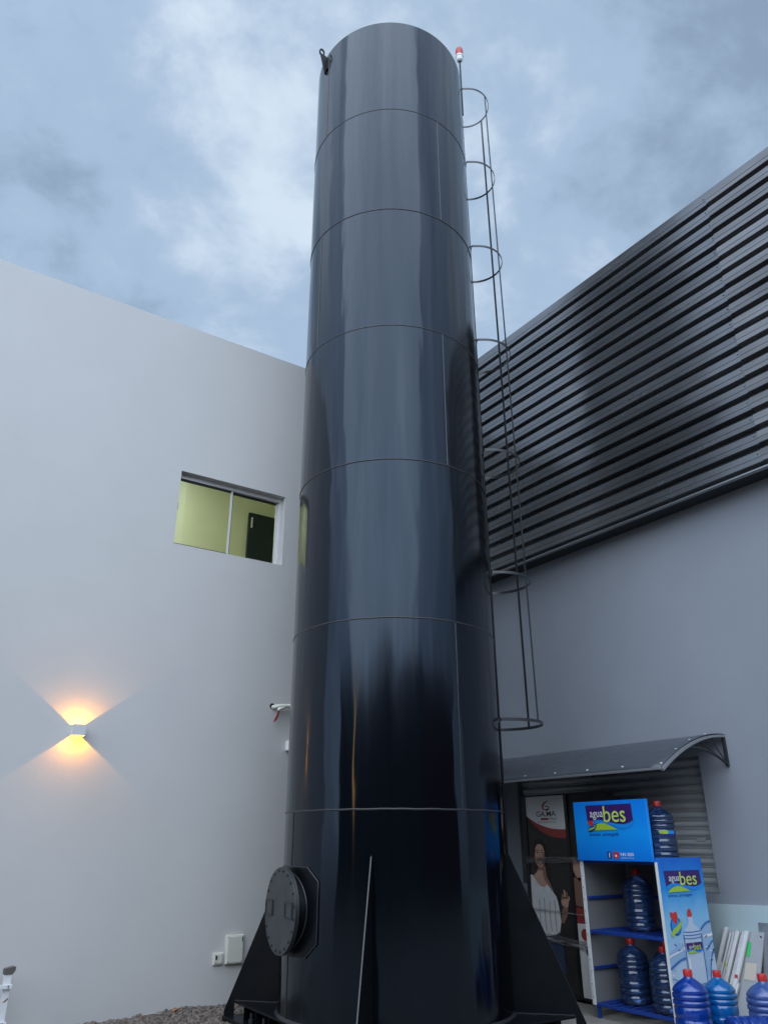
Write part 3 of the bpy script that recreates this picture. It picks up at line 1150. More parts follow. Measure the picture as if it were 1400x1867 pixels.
def gradient_mat(name, stops, z0, z1):
    m = bpy.data.materials.new(name)
    m.use_nodes = True
    nt = m.node_tree
    b = nt.nodes['Principled BSDF']
    b.inputs['Roughness'].default_value = .35
    g_ = nt.nodes.new('ShaderNodeNewGeometry')
    s_ = nt.nodes.new('ShaderNodeSeparateXYZ')
    mr = nt.nodes.new('ShaderNodeMapRange')
    mr.inputs['From Min'].default_value = z0
    mr.inputs['From Max'].default_value = z1
    rp = nt.nodes.new('ShaderNodeValToRGB')
    el = rp.color_ramp.elements
    el[0].position, el[0].color = stops[0][0], (*stops[0][1], 1)
    el[1].position, el[1].color = stops[-1][0], (*stops[-1][1], 1)
    for p, c in stops[1:-1]:
        x = el.new(p)
        x.color = (*c, 1)
    ns = nt.nodes.new('ShaderNodeTexNoise')
    ns.inputs['Scale'].default_value = 7
    ns.inputs['Detail'].default_value = 4
    ml = nt.nodes.new('ShaderNodeMath')
    ml.operation = 'MULTIPLY_ADD'
    ml.inputs[1].default_value = .16
    nt.links.new(g_.outputs['Position'], ns.inputs['Vector'])
    nt.links.new(g_.outputs['Position'], s_.inputs[0])
    nt.links.new(s_.outputs[2], mr.inputs['Value'])
    nt.links.new(ns.outputs[0], ml.inputs[0])
    sb = nt.nodes.new('ShaderNodeMath')
    sb.operation = 'SUBTRACT'
    sb.inputs[1].default_value = .08
    nt.links.new(mr.outputs[0], sb.inputs[0])
    nt.links.new(sb.outputs[0], ml.inputs[2])
    nt.links.new(ml.outputs[0], rp.inputs[0])
    nt.links.new(rp.outputs[0], b.inputs['Base Color'])
    return m


M_side = gradient_mat('print_water_gradient', [(0.0, (.50, .60, .70)), (.30, (.46, .60, .75)), (.62, (.22, .50, .76)), (.80, (.02, .28, .70)), (1.0, (.006, .13, .60))], .1, 1.26)
M_headp = gradient_mat('print_header_blue', [(0.0, (.004, .19, .76)), (.45, (.006, .31, .90)), (1.0, (.004, .21, .80))], 1.24, 1.74)
hb = MB()
hb.box(RX0 - .03, RX0, RY0 + .0, RY1 + .012, 1.240, 1.742)
hbo = hb.build('header_board', [M_headp], rk, bevel=.004)
sp_ = MB()
sp_.box(RX0 + .001, RX1, RY0 - .012, RY0 - .001, .085, 1.272)
spo = sp_.build('side_panel', M_side, rk, bevel=.002)
MB().box(RX0 - .006, RX0 + .006, RY0 - .016, RY0 + .004, .085, 1.238).build('edge_strip', M_white, rk)
lpn = MB()
lpn.box(RX0 + .006, RX1, RY1 + .001, RY1 + .010, .10, 1.238)
lpn.build('left_panel', M_rackgrey, rk)
st_ = MB()
st_.box(RX0 - .010, RX0 + .004, RY1 - .020, RY1 + .012, .10, 1.238)
sto = st_.build('edge_strip', M_white, rk)
for k in range(12):
    m_b = MB()
    m_b.lathe([(.004, 0), (.004, .003)], 8, (RX0 - .010, RY1 - .004, .16 + k * .095), (-1, 0, 0))
    m_b.build('rivet', M_screw, sto)
MB().box(RX1 + .001, RX1 + .010, RY0, RY1, .10, 1.255).build('back_panel', M_rackgrey, rk)
for x in (RX0 + .022, RX1 - .022):
    for y in (RY0 + .022, RY1 - .026):
        MB().box(x - .013, x + .013, y - .013, y + .013, 0.0, .088).build('foot', M_blue, rk, bevel=.003)
for z in (.115, .675, 1.245):
    f_ = MB()
    f_.box(RX0 + .0055, RX0 + .030, RY0 + .004, RY1 - .004, z - .026, z)
    f_.box(RX1 - .030, RX1 - .004, RY0 + .004, RY1 - .004, z - .026, z)
    f_.box(RX0 + .030, RX1 - .030, RY0 + .004, RY0 + .030, z - .026, z)
    f_.box(RX0 + .030, RX1 - .030, RY1 - .030, RY1 - .004, z - .026, z)
    fo = f_.build('shelf_frame', M_blue, rk, bevel=.003)
    if z > 1.2:
        MB().box(RX0 + .03, RX1 - .03, RY0 + .031, RY1 - .031, z - .012, z - .001).build('top_board', M_rackgrey, rk)
        continue
    for k in range(8):
        y = RY0 + .085 + k * .094
        MB().box(RX0 + .0305, RX1 - .0305, y - .009, y + .009, z - .018, z + .001).build('slat', M_blue, fo, bevel=.002)
for z in (.375, .93):
    MB().box(RX0 + .036, RX1 - .036, RY1 - .020, RY1 - .0005, z - .013, z + .013).build('rail', M_blue, rk, bevel=.003)
    MB().box(RX1 - .012, RX1 - .0005, RY0 + .036, RY1 - .036, z - .013, z + .013).build('rail', M_blue, rk, bevel=.003)

# prints
C_purple = mat('ink_purple', (.040, .014, .135), .4)
C_lime = mat('ink_lime', (.52, .66, .16), .4)
C_green = mat('ink_green', (.36, .56, .045), .4)
C_white = mat('ink_white', (.80, .80, .82), .4)
C_sky = mat('ink_sky_blue', (.010, .26, .78), .4)
C_navy = mat('ink_navy', (.012, .020, .18), .4)
C_red = mat('ink_red', (.56, .035, .025), .4)
C_pink = mat('ink_pale', (.75, .55, .5), .4)
INKS = [C_purple, C_green, C_sky, C_navy, C_red, C_white, C_lime, C_pink]


def bez(p0, p1, p2, p3, n=10):
    out = []
    for i in range(n + 1):
        t_ = i / n
        s_ = 1 - t_
        out.append(tuple(s_ ** 3 * a + 3 * s_ * s_ * t_ * b + 3 * s_ * t_ * t_ * c + t_ ** 3 * d_ for a, b, c, d_ in zip(p0, p1, p2, p3)))
    return out


def logo(pl2, parent, u0, v0, u1, v1, heart=True, sub=True, lay=0):
    """the brand block in the box u0..u1, v0..v1"""
    U = lambda a: u0 + (u1 - u0) * a
    V = lambda b: v0 + (v1 - v0) * b
    q = lambda pts: [(U(a), V(b)) for a, b in pts]
    m_b = MB()
    wave = bez((1.0, .58), (.80, .82), (.62, .70), (.48, .62)) + bez((.48, .62), (.32, .54), (.12, .46), (.03, .72))
    pl2.poly(m_b, q([(0, 0), (.985, .0)] + wave), lay + 1, 0)
    sky_ = bez((.02, .70), (.14, .46), (.34, .55), (.50, .63)) + bez((.52, .64), (.70, .72), (.85, .78), (1.0, .60)) + bez((1.0, .68), (.85, .98), (.72, .88), (.62, .80)) + bez((.60, .80), (.30, .60), (.15, .62), (.04, .84))
    pl2.poly(m_b, q(sky_), lay + 2, 2)
    hill = bez((.05, .93), (.15, .64), (.36, .62), (.46, .72)) + bez((.46, .72), (.54, .78), (.60, .84), (.66, .90))
    pl2.poly(m_b, q(hill), lay + 3, 1)
    if heart:
        hx, hy, k = .10, .63, 1.0
        ht = [(hx, hy + .13)] + bez((hx, hy + .13), (hx - .10, hy + .03), (hx - .08, hy - .10), (hx, hy - .04)) + bez((hx, hy - .04), (hx + .08, hy - .10), (hx + .10, hy + .03), (hx, hy + .13))
        pl2.poly(m_b, q(ht), lay + 5, 4)
        lf = bez((.02, .96), (.03, .74), (.18, .82), (.22, .66)) + bez((.22, .66), (.24, .90), (.12, .99), (.02, .96))
        pl2.poly(m_b, q(lf), lay + 4, 3)
        lf = bez((.035, .94), (.05, .79), (.18, .86), (.21, .72)) + bez((.21, .72), (.21, .84), (.10, .90), (.035, .94))
        pl2.poly(m_b, q(lf), lay + 5, 1)
    po = m_b.build('brand_graphic', INKS, parent)
    pl2.text('agua', U(.10), U(.385), V(.25), V(.54), lay + 6, C_white, parent, 0)
    pl2.text('bes', U(.395), U(.86), V(.05), V(.645), lay + 6, C_lime, parent, .005)
    if sub:
        pl2.text('pureza  protegida', U(.05), U(.68), V(1.0), V(1.15), lay + 3, C_navy, parent)
    return po


hp = Plane2D((RX0 - .0305, RY1 + .012, 1.742), (0, -(RY1 + .012 - RY0), 0), (0, 0, -.502), (-1, 0, 0))
logo(hp, hbo, .18, .065, .82, .53)
m_b = MB()
hp.poly(m_b, [(.43, .845), (.482, .845), (.482, .955), (.43, .955)], 1, 3)
# telephone pictogram
hp.poly(m_b, [(.505, .95), (.515, .89), (.535, .868), (.555, .868), (.575, .89), (.585, .95)], 1, 4)
hp.poly(m_b, bez((.497, .885), (.50, .83), (.59, .83), (.593, .885)) + [(.573, .885), (.565, .862), (.525, .862), (.517, .885)], 2, 4)
hp.ell(m_b, .545, .912, .012, .012, 2, 5)
m_b.build('contact_icons', INKS, hbo)
hp.text('f', .450, .470, .86, .945, 3, C_white, hbo, .01)
hp.text('945 000', .60, .775, .862, .915, 2, C_white, hbo, .005)
hp.text('aguabes.com.py', .61, .775, .935, .955, 2, C_white, hbo)

sp2 = Plane2D((RX0 + .001, RY0 - .0125, 1.272), (RX1 - RX0 - .001, 0, 0), (0, 0, -(1.272 - .085)), (0, -1, 0))
logo(sp2, spo, .12, .085, .93, .235, heart=False)
INK2 = [mat('ink_water', (.30, .46, .66), .4), mat('ink_water_dark', (.045, .16, .44), .4), mat('ink_bottle', (.50, .60, .74), .4), mat('ink_bottle_blue', (.02, .20, .62), .4),
        C_red, C_white, C_green, C_sky, C_navy]
m_b = MB()
# splash on both sides of the drawn bottle
sp2.poly(m_b, bez((0, .60), (.10, .57), (.25, .55), (.36, .545)) + [(.36, .63)] + bez((.36, .63), (.24, .64), (.1, .68), (0, .70)), 1, 0)
sp2.stroke(m_b, bez((0, .62), (.10, .60), (.25, .60), (.36, .57)), .02, 2, 5)
sp2.stroke(m_b, bez((0, .69), (.12, .67), (.2, .64), (.36, .635)), .03, 2, 1)
sp2.poly(m_b, bez((.76, .47), (.84, .44), (.93, .42), (1.0, .425)) + bez((1.0, .60), (.92, .64), (.86, .76), (.84, .80)) + [(.76, .70)], 1, 0)
sp2.stroke(m_b, bez((.76, .47), (.84, .44), (.93, .42), (1.0, .425)), .03, 3, 1)
sp2.stroke(m_b, bez((.80, .52), (.88, .50), (.95, .52), (1.0, .50)), .035, 2, 5)
sp2.stroke(m_b, bez((.82, .60), (.90, .58), (.97, .54), (1.0, .55)), .025, 2, 1)
sp2.stroke(m_b, bez((.84, .78), (.86, .70), (.92, .62), (1.0, .60)), .025, 2, 1)
for k in range(26):
    uu, vv = random.choice((random.uniform(.02, .33), random.uniform(.80, .98))), random.uniform(.5, .85)
    l_ = random.uniform(.04, .12)
    sp2.stroke(m_b, bez((uu, vv), (uu + l_ * .3, vv - .01), (uu + l_ * .6, vv + .012), (min(.99, uu + l_), vv + random.uniform(-.02, .02))), random.uniform(.006, .018), 2, random.choice((0, 1, 5, 5)))
# the drawn bottle
bt = [(.36, 1.0), (.36, .50)] + bez((.36, .50), (.36, .455), (.50, .45), (.505, .42)) + [(.505, .375), (.605, .375), (.605, .42)] + bez((.605, .42), (.61, .45), (.76, .455), (.76, .50)) + [(.76, 1.0)]
sp2.poly(m_b, bt, 3, 2)
sp2.poly(m_b, [(.505, .385)] + bez((.505, .385), (.50, .315), (.61, .315), (.605, .385)) + [(.605, .385)], 4, 4)
for v in (.475, .495, .515, .795, .82):
    sp2.stroke(m_b, bez((.365, v), (.46, v + .008), (.66, v + .008), (.755, v)), .013, 4, 1)
sp2.stroke(m_b, [(.37, .50), (.37, .98)], .016, 4, 1)
sp2.stroke(m_b, [(.75, .50), (.75, .98)], .022, 4, 1)
sp2.stroke(m_b, [(.42, .64), (.42, .78)], .03, 4, 5)
sp2.poly(m_b, bez((.36, .80), (.48, .83), (.64, .83), (.76, .80)) + [(.76, 1.0), (.36, 1.0)], 3.5, 3)
# heart badge
ht = bez((.24, .43), (.10, .38), (.12, .325), (.20, .355)) + bez((.20, .355), (.30, .325), (.32, .38), (.24, .43))
sp2.ell(m_b, .235, .435, .115, .115, 1.5, 8)
sp2.ell(m_b, .235, .435, .10, .10, 2, 7)
sp2.poly(m_b, ht, 3, 4)
sp2.poly(m_b, bez((.11, .485), (.16, .43), (.30, .45), (.36, .385)) + bez((.36, .42), (.33, .47), (.20, .47), (.13, .505)), 4, 6)
m_b.build('water_graphic', INK2, spo)
logo(sp2, spo, .385, .545, .735, .615, heart=False, sub=False, lay=5)

# bottles on the shelf
bottle((6.24, 4.80, 1.246), B_grey, 'dark translucent water bottle on top of the shelf beside the header', .4)
bottle((6.22, 5.11, .677), B_grey, 'water bottle standing alone on the middle level of the shelf', 1.4)
bottle((6.17, 5.22, .117), B_grey, 'water bottle on the bottom level of the shelf, farthest from the side panel', .8)
bottle((6.35, 4.98, .117), B_grey, 'water bottle on the bottom level of the shelf, at the back by the side panel', 2.2, .98)
bottle((6.07, 4.80, .117), B_grey, 'water bottle on the bottom level of the shelf, at the front by the side panel', 2.9, .96)
# label stuck on the topmost bottle
tl = [o for o in bpy.data.objects if o.name.startswith('water_bottle') and 'on top of the shelf' in o.get('label', '')][0]
m_b = MB()
cdir = Vector((-6.24, -4.80, 0)).normalized()
a0 = math.atan2(cdir.y, cdir.x)
vs_, fs = [], []
for i in range(9):
    a = a0 - R(2) + R(64) * i / 8
    for z in (.192, .216, .243):
        vs_.append((math.cos(a) * .1325, math.sin(a) * .1325, z))
for i in range(8):
    fs += [[i * 3, i * 3 + 3, i * 3 + 4, i * 3 + 1], [i * 3 + 1, i * 3 + 4, i * 3 + 5, i * 3 + 2]]
m_b.add(vs_, fs)
m_b.mi = [0 if (k % 2 == 0) else (1 if k // 2 > 3 else 2) for k in range(16)]
lo_ = m_b.build('label', [C_navy, C_sky, C_green], None, org=(0, 0, 0))
lo_.parent = tl
lo_.rotation_euler = (0, 0, -.4)

# ------------------------------------------------------------------ wrapped display stand with posters
DX, DY0, DY1, DZ = 6.30, 5.60, 6.62, 1.86
ds = thing('display_stand', 'black display stand wrapped in clear film showing a poster of a woman', 'display', (6.45, 6.1, 0))
MB().box(DX + .004, 6.62, DY0, DY1, .02, DZ).build('carcass', M_dark, ds, bevel=.004)
MB().box(DX - .014, DX + .0035, 6.545, 6.575, .03, DZ - .01).build('edge_frame', mat('frame_black', (.01, .01, .011), .3), ds)
MB().box(DX - .014, DX + .0035, 5.945, 5.985, .03, DZ - .01).build('edge_frame', mat('frame_black', (.01, .01, .011), .3), ds)
pb_ = MB()
pb_.box(DX - .004, DX + .0035, 5.986, 6.544, .05, 1.845)
P_bg = mat('poster_brown', (.030, .026, .025), .4, var=.25, vscale=9)
po_ = pb_.build('poster', P_bg, ds)
pp2 = Plane2D((DX - .0045, 6.544, 1.845), (0, -.558, 0), (0, 0, -1.795), (-1, 0, 0))
P_white = mat('poster_white', (.84, .84, .84), .4)
P_red = mat('poster_red', (.36, .050, .045), .4)
P_skin = mat('poster_skin', (.60, .36, .27), .45, var=.12, vscale=30)
P_skin2 = mat('poster_skin_shade', (.29, .155, .115), .45)
P_hair = mat('poster_hair', (.022, .014, .011), .45)
P_shirt = mat('poster_shirt', (.76, .76, .78), .5, var=.1, vscale=18, vstretch=(1, 2.5, .5))
P_jean = mat('poster_jeans', (.030, .050, .105), .5, var=.2, vscale=25)
P_lip = mat('poster_lips', (.30, .07, .06), .4)
P_grey = mat('poster_grey', (.16, .16, .16), .4)
PI_ = [P_white, P_red, P_skin, P_skin2, P_hair, P_shirt, P_jean, P_lip, P_grey, P_bg]
m_b = MB()
top_curve = bez((1.0, .182), (.66, .188), (.30, .165), (0, .105), 14)
pp2.poly(m_b, [(0, 0), (1, 0)] + top_curve, 2, 0)
red_low = bez((0, .108), (.28, .205), (.66, .235), (1.0, .228), 14)
pp2.poly(m_b, red_low + bez((1.0, .180), (.66, .186), (.30, .163), (0, .103), 14), 1, 1)
# brand swirl
pp2.stroke(m_b, bez((.60, .028), (.44, .040), (.40, .070), (.52, .076), 12), [.01 + .035 * math.sin(math.pi * i / 12) for i in range(13)], 3, 1)
pp2.stroke(m_b, bez((.52, .076), (.64, .078), (.66, .055), (.50, .056), 12), [.03 - .0015 * i for i in range(13)], 3, 4)
pp2.poly(m_b, [(.38, .120), (.58, .120), (.58, .132), (.38, .132)], 3, 1)
# hair behind the head, long on the right
pp2.poly(m_b, bez((.10, .33), (.06, .27), (.14, .235), (.28, .232), 10) + bez((.28, .232), (.46, .235), (.50, .30), (.47, .37), 10) + bez((.47, .37), (.52, .44), (.56, .52), (.60, .60), 10) + bez((.60, .60), (.42, .54), (.36, .46), (.30, .42), 8) + bez((.30, .42), (.2, .44), (.1, .42), (.10, .33), 8), 1, 4)
# neck, chest
pp2.poly(m_b, [(.22, .385), (.40, .375), (.42, .43), (.52, .475), (.40, .50), (.22, .47), (.10, .44)], 2, 3)
# shirt
pp2.poly(m_b, [(0, .425), (.06, .425)] + bez((.06, .425), (.16, .47), (.30, .51), (.44, .468), 8) + bez((.44, .468), (.58, .49), (.66, .54), (.68, .60), 8) + [(.70, .655), (.655, .70)] + bez((.655, .70), (.60, .73), (.30, .735), (.15, .735), 6) + [(0, .735)], 3, 5)
pp2.poly(m_b, bez((.08, .43), (.16, .47), (.30, .51), (.43, .468), 8) + bez((.43, .468), (.36, .455), (.33, .43), (.33, .40), 5) + [(.22, .40)], 4, 2)
for a in range(9):
    x = .12 + a * .065
    pp2.stroke(m_b, bez((x, .54 + .01 * (a % 3)), (x + .01, .58), (x - .02, .64), (x + .01, .71)), .012, 4, 8 if a % 2 else 0)
# forearm and raised hand
pp2.poly(m_b, [(.70, .655), (.74, .60), (.80, .575), (.90, .575), (.86, .625), (.76, .665)], 4, 3)
pp2.ell(m_b, .845, .560, .075, .075, 5, 2)
for k, (fx, fy, l_, an) in enumerate(((.79, .545, .10, -100), (.83, .53, .115, -88), (.875, .535, .10, -78), (.905, .55, .085, -65))):
    ex = fx + l_ * math.cos(R(an))
    ey = fy + l_ * math.sin(R(an)) * .31
    pp2.stroke(m_b, [(fx, fy), ((fx + ex) / 2 + .012, (fy + ey) / 2), (ex, ey)], [.05, .044, .03], 6, 2 if k % 2 else 3)
pp2.stroke(m_b, [(.79, .575), (.755, .555), (.785, .528)], [.05, .04, .03], 6, 2)
# strand of hair held out
pp2.stroke(m_b, bez((.44, .47), (.56, .50), (.66, .54), (.74, .56)), .02, 5, 4)
# face
pp2.ell(m_b, .285, .322, .145, .200, 3, 2, rot=.05)
pp2.poly(m_b, bez((.10, .33), (.10, .27), (.18, .24), (.29, .240), 8) + bez((.29, .240), (.20, .262), (.155, .29), (.145, .36), 8), 4, 4)
pp2.poly(m_b, bez((.29, .240), (.42, .245), (.47, .30), (.45, .385), 8) + bez((.42, .37), (.43, .31), (.40, .262), (.29, .240), 8), 4, 4)
pp2.ell(m_b, .385, .335, .035, .10, 3.6, 3, rot=.1)
for ex in (.225, .355):
    pp2.stroke(m_b, [(ex - .045, .2985), (ex, .2935), (ex + .042, .298)], [.006, .014, .006], 5, 4)
    pp2.ell(m_b, ex, .3095, .033, .013, 5, 0)
    pp2.ell(m_b, ex + .003, .3095, .014, .014, 6, 4)
    pp2.stroke(m_b, [(ex - .034, .3085), (ex, .3045), (ex + .034, .309)], .009, 6, 4)
pp2.stroke(m_b, [(.305, .312), (.312, .333), (.285, .339)], .010, 5, 3)
pp2.ell(m_b, .288, .340, .030, .012, 5, 3)
pp2.poly(m_b, bez((.215, .354), (.25, .349), (.32, .349), (.365, .355), 6) + bez((.365, .355), (.34, .376), (.25, .376), (.215, .354), 6), 5, 7)
pp2.poly(m_b, bez((.23, .3555), (.27, .3535), (.32, .3535), (.35, .3565), 6) + bez((.35, .3565), (.33, .367), (.26, .367), (.23, .3555), 6), 6, 0)
# belt and jeans
pp2.poly(m_b, [(.16, .728), (.66, .715), (.70, .76), (.72, .90), (.58, .93), (.40, .88), (.2, .82)], 2, 6)
pp2.stroke(m_b, [(.20, .742), (.40, .748), (.64, .728)], .03, 4, 4)
m_b.build('poster_print', PI_, po_)
pp2.text('GA.MA', .27, .78, .083, .112, 4, P_hair, po_, .01)
pp2.text('ITALY', .60, .80, .119, .133, 4, P_hair, po_)
pp2.text('PROFESSIONAL', .30, .79, .139, .147, 4, P_grey, po_)
# second poster, mostly behind the shelf header
p2 = MB()
p2.box(DX - .003, DX + .0035, 5.62, 5.944, .05, 1.60)
po2 = p2.build('poster', P_bg, ds)
pq = Plane2D((DX - .0035, 5.944, 1.60), (0, -.324, 0), (0, 0, -1.55), (-1, 0, 0))
m_b = MB()
pq.poly(m_b, bez((0, .12), (.15, .02), (.5, .0), (.9, .03), 8) + [(1, .2), (.3, .26), (0, .22)], 2, 4)
pq.poly(m_b, [(.05, .14), (.6, .10), (1, .12), (1, .34), (.2, .36), (.02, .3)], 1, 2)
pq.poly(m_b, [(0, .34), (1, .34), (1, .52), (0, .5)], 1, 3)
pq.poly(m_b, [(0, .51), (1, .53), (1, .60), (0, .60)], 2, 1)
pq.poly(m_b, [(0, .60), (1, .60), (1, 1), (0, 1)], 2, 0)
pq.ell(m_b, .28, .66, .16, .16, 3, 1)
pq.ell(m_b, .35, .75, .10, .12, 3, 4)
m_b.build('poster_print', PI_, po2)
# clear film bands
for (z0_, z1_, sl_) in ((1.195, 1.255, .012), (.755, .775, -.02), (.50, .575, -.07)):
    fb = MB()
    n = 14
    for k in range(4):
        pts_t, pts_b = [], []
        for i in range(n + 1):
            y = 6.578 - (6.578 - 5.60) * i / n
            zz = z0_ + (z1_ - z0_) * k / 4 + sl_ * i / n + random.uniform(-.003, .003)
            pts_b.append((DX - .020 - .003 * math.sin(i * 1.3 + k), y, zz))
            pts_t.append((DX - .020 - .003 * math.sin(i * 1.1 + k * 2), y, zz + (z1_ - z0_) * random.uniform(.12, .27)))
        vs_ = pts_b + pts_t
        fb.add(vs_, [[i, i + 1, n + 2 + i, n + 1 + i] for i in range(n)])
    fb.build('film_band', M_film, ds)
for y in (5.66, 6.56):
    MB().box(DX + .03, DX + .06, y - .02, y + .02, 0, .02).build('foot', M_dark, ds)

# ------------------------------------------------------------------ boards and profiles leaning on the plinth
XP = XR - .018


def leaner(name, label, cat, y0, y1, z1, foot, thick, m, xt=XP - .004, skew=0.0, group=None, parts=None):
    t_ = thing(name, label, cat, (xt - foot, (y0 + y1) / 2, 0), group)
    m_b = MB()
    a = math.atan2(foot, z1)
    nx, nz = math.cos(a) * thick, -math.sin(a) * thick
    P = [(xt - foot, y0, 0.0), (xt - foot, y1, 0.0), (xt, y1 + skew, z1), (xt, y0 + skew, z1)]
    m_b.prism([(x - nx, y, z + abs(nz)) for x, y, z in P], (nx, 0, nz))
    o = m_b.build('panel', m, t_, bevel=.0015)
    return t_, o


M_board = mat('grey_board', (.40, .415, .44), .45, var=.04)
M_sheet = mat('galvanised_sheet', (.36, .36, .37), .35, metal=.7, var=.25, vscale=5)
bd, bdo = leaner('leaning_board', 'pale grey rectangular board with paper label leaning on the wall behind the bottles', 'board', 4.44, 4.84, .685, .17, .016, M_board, skew=-.12)


def on_board(y, z, lift):
    q = z / .685
    return (XP - .004 - .17 * (1 - q) - .016 - lift, y - .12 * q, z)


for (yy0, yy1, zz0, zz1, m_) in ((4.475, 4.58, .33, .455, mat('label_paper', (.60, .53, .45), .7)), (4.548, 4.58, .50, .61, mat('green_tape', (.05, .55, .16), .5))):
    m_b = MB()
    m_b.add([on_board(yy1, zz0, .004), on_board(yy0, zz0, .004), on_board(yy0, zz1, .004), on_board(yy1, zz1, .004)], [[0, 1, 2, 3]])
    m_b.build('paper_label' if zz0 < .4 else 'green_tape', m_, bd)
m_b = MB()
m_b.lathe([(.007, 0), (.007, .003)], 10, on_board(4.465, .655, .003), (-1, 0, -.2))
m_b.build('screw_hole', M_gasket, bd)
leaner('leaning_sheet', 'galvanised metal sheet leaning on the wall at the right edge', 'metal sheet', 3.72, 4.37, .76, .10, .002, M_sheet, skew=.0)
M_prof = [mat('white_profile', (.72, .73, .74), .35), mat('white_profile_worn', (.60, .61, .62), .45, var=.1, vscale=14)]
profs = [(4.655, .705, .030, 'leftmost tall white profile leaning on the board'), (4.585, .675, .018, 'thin white profile right of the leftmost tall one on the board'),
         (4.618, .665, .014, 'thinnest white profile, just right of the leftmost tall one'), (4.515, .655, .016, 'thin white profile just right of the wide middle one'),
         (4.550, .685, .034, 'wide white profile in the middle of the bundle leaning on the board'), (4.488, .690, .024, 'second white profile from the right in the bundle on the board'),
         (4.460, .692, .034, 'rightmost tall white profile, beside the green tape on the board'), (4.70, .44, .036, 'short white profile in front of the leftmost tall one'),
         (4.56, .30, .030, 'short white profile low at the right of the bundle')]
for k, (y, z1, wd_, lab) in enumerate(profs):
    foot = .205 + .004 * (k % 3)
    xt = XP - .028 - .004 * (k % 2) - (.012 if z1 < .5 else 0)
    if z1 < .5:
        xt -= .17 * (1 - z1 / .685)
        foot = .205 - .17 * (1 - z1 / .685) + .004
    t_ = thing('white_profile', lab, 'profile', (xt - foot, y, 0), 'white profiles leaning on the board')
    m_b = MB()
    sk = .20 * z1 / .69
    yb = y + sk
    dp = .022
    for (o0, o1, e0, e1) in ((0, wd_, 0, .003), (0, .003, .003, dp), (wd_ - .003, wd_, .003, dp)):
        P = [(xt - foot - dp + e0, yb - o1 + wd_ / 2, 0.002), (xt - foot - dp + e0, yb - o0 + wd_ / 2, .002), (xt - dp + e0, y - o0 + wd_ / 2, z1), (xt - dp + e0, y - o1 + wd_ / 2, z1)]
        m_b.prism(P, (e1 - e0, 0, 0))
    m_b.build('channel', M_prof[k % 2], t_)
    for (zz, hh, c, kk) in ((.42, .035, (.62, .58, .10), 1), (.345, .02, (.65, .06, .10), 6)):
        if kk == k:
            q = zz / z1
            st2 = MB()
            xx = xt - foot * (1 - q) - dp - .0015
            yy = yb + (y - yb) * q
            st2.box(xx - .001, xx, yy - wd_ * .42, yy + wd_ * .42, zz - hh, zz + hh)
            st2.build('sticker', mat('sticker_%d' % kk, c, .5), t_)
wb_ = thing('plastic_bracket', 'small slotted white bracket lying against the board between two bottles', 'bracket', (6.45, 4.27, 0))
m_b = MB()
o_ = Vector((6.44, 4.30, .06))
ua, va = Vector((.02, -.035, -.11)), Vector((.02, -.045, .012))
for (a0_, a1_, b0_, b1_) in ((0, 1, 0, .3), (0, 1, .7, 1), (0, .15, .3, .7), (.85, 1, .3, .7)):
    m_b.prism([o_ + ua * a0_ + va * b0_ + Vector((0, 0, .06)), o_ + ua * a1_ + va * b0_ + Vector((0, 0, .06)), o_ + ua * a1_ + va * b1_ + Vector((0, 0, .06)), o_ + ua * a0_ + va * b1_ + Vector((0, 0, .06))], (.006, .003, 0))
m_b.build('slotted_plate', M_prof[0], wb_)

# ------------------------------------------------------------------ white trestle at the lower left
trs = thing('trestle', 'low white metal trestle with grey post cap before the pale wall, left edge', 'trestle', (1.2, 7.45, 0))
M_cappl = mat('grey_cap', (.10, .095, .09), .6)
M_trw = mat('white_enamel', (.72, .74, .76), .4, var=.05, vscale=12)
for x in (.93, 1.484):
    m_b = MB()
    m_b.box(x - .027, x + .027, 7.47, 7.52, 0, .445)
    p_ = m_b.build('post', M_trw, trs, bevel=.003)
    m_b = MB()
    prof = [(x - .036, .445), (x + .030, .445), (x + .045, .468), (x + .047, .494), (x + .026, .496), (x - .036, .484)]
    m_b.prism([(a, 7.462, b) for a, b in prof], (0, .066, 0))
    m_b.build('post_cap', M_cappl, p_, bevel=.002)
for z in (.365, .115):
    m_b = MB()
    m_b.box(.90, 1.520, 7.445, 7.4695, z - .018, z + .012)
    r_ = m_b.build('cross_bar', M_trw, trs, bevel=.003)
    m_b = MB()
    m_b.lathe([(.006, 0), (.006, .004)], 8, (1.49, 7.444, z), (0, -1, 0))
    m_b.build('bolt', M_screw, r_)
m_b = MB()
m_b.add([(1.468, 7.4685, .255), (1.480, 7.4685, .262), (1.504, 7.4685, .286), (1.508, 7.4685, .275), (1.490, 7.4685, .256)], [[0, 1, 2, 3, 4]])
m_b.build('rust_mark', mat('rust_brown', (.22, .10, .05), .8), trs)

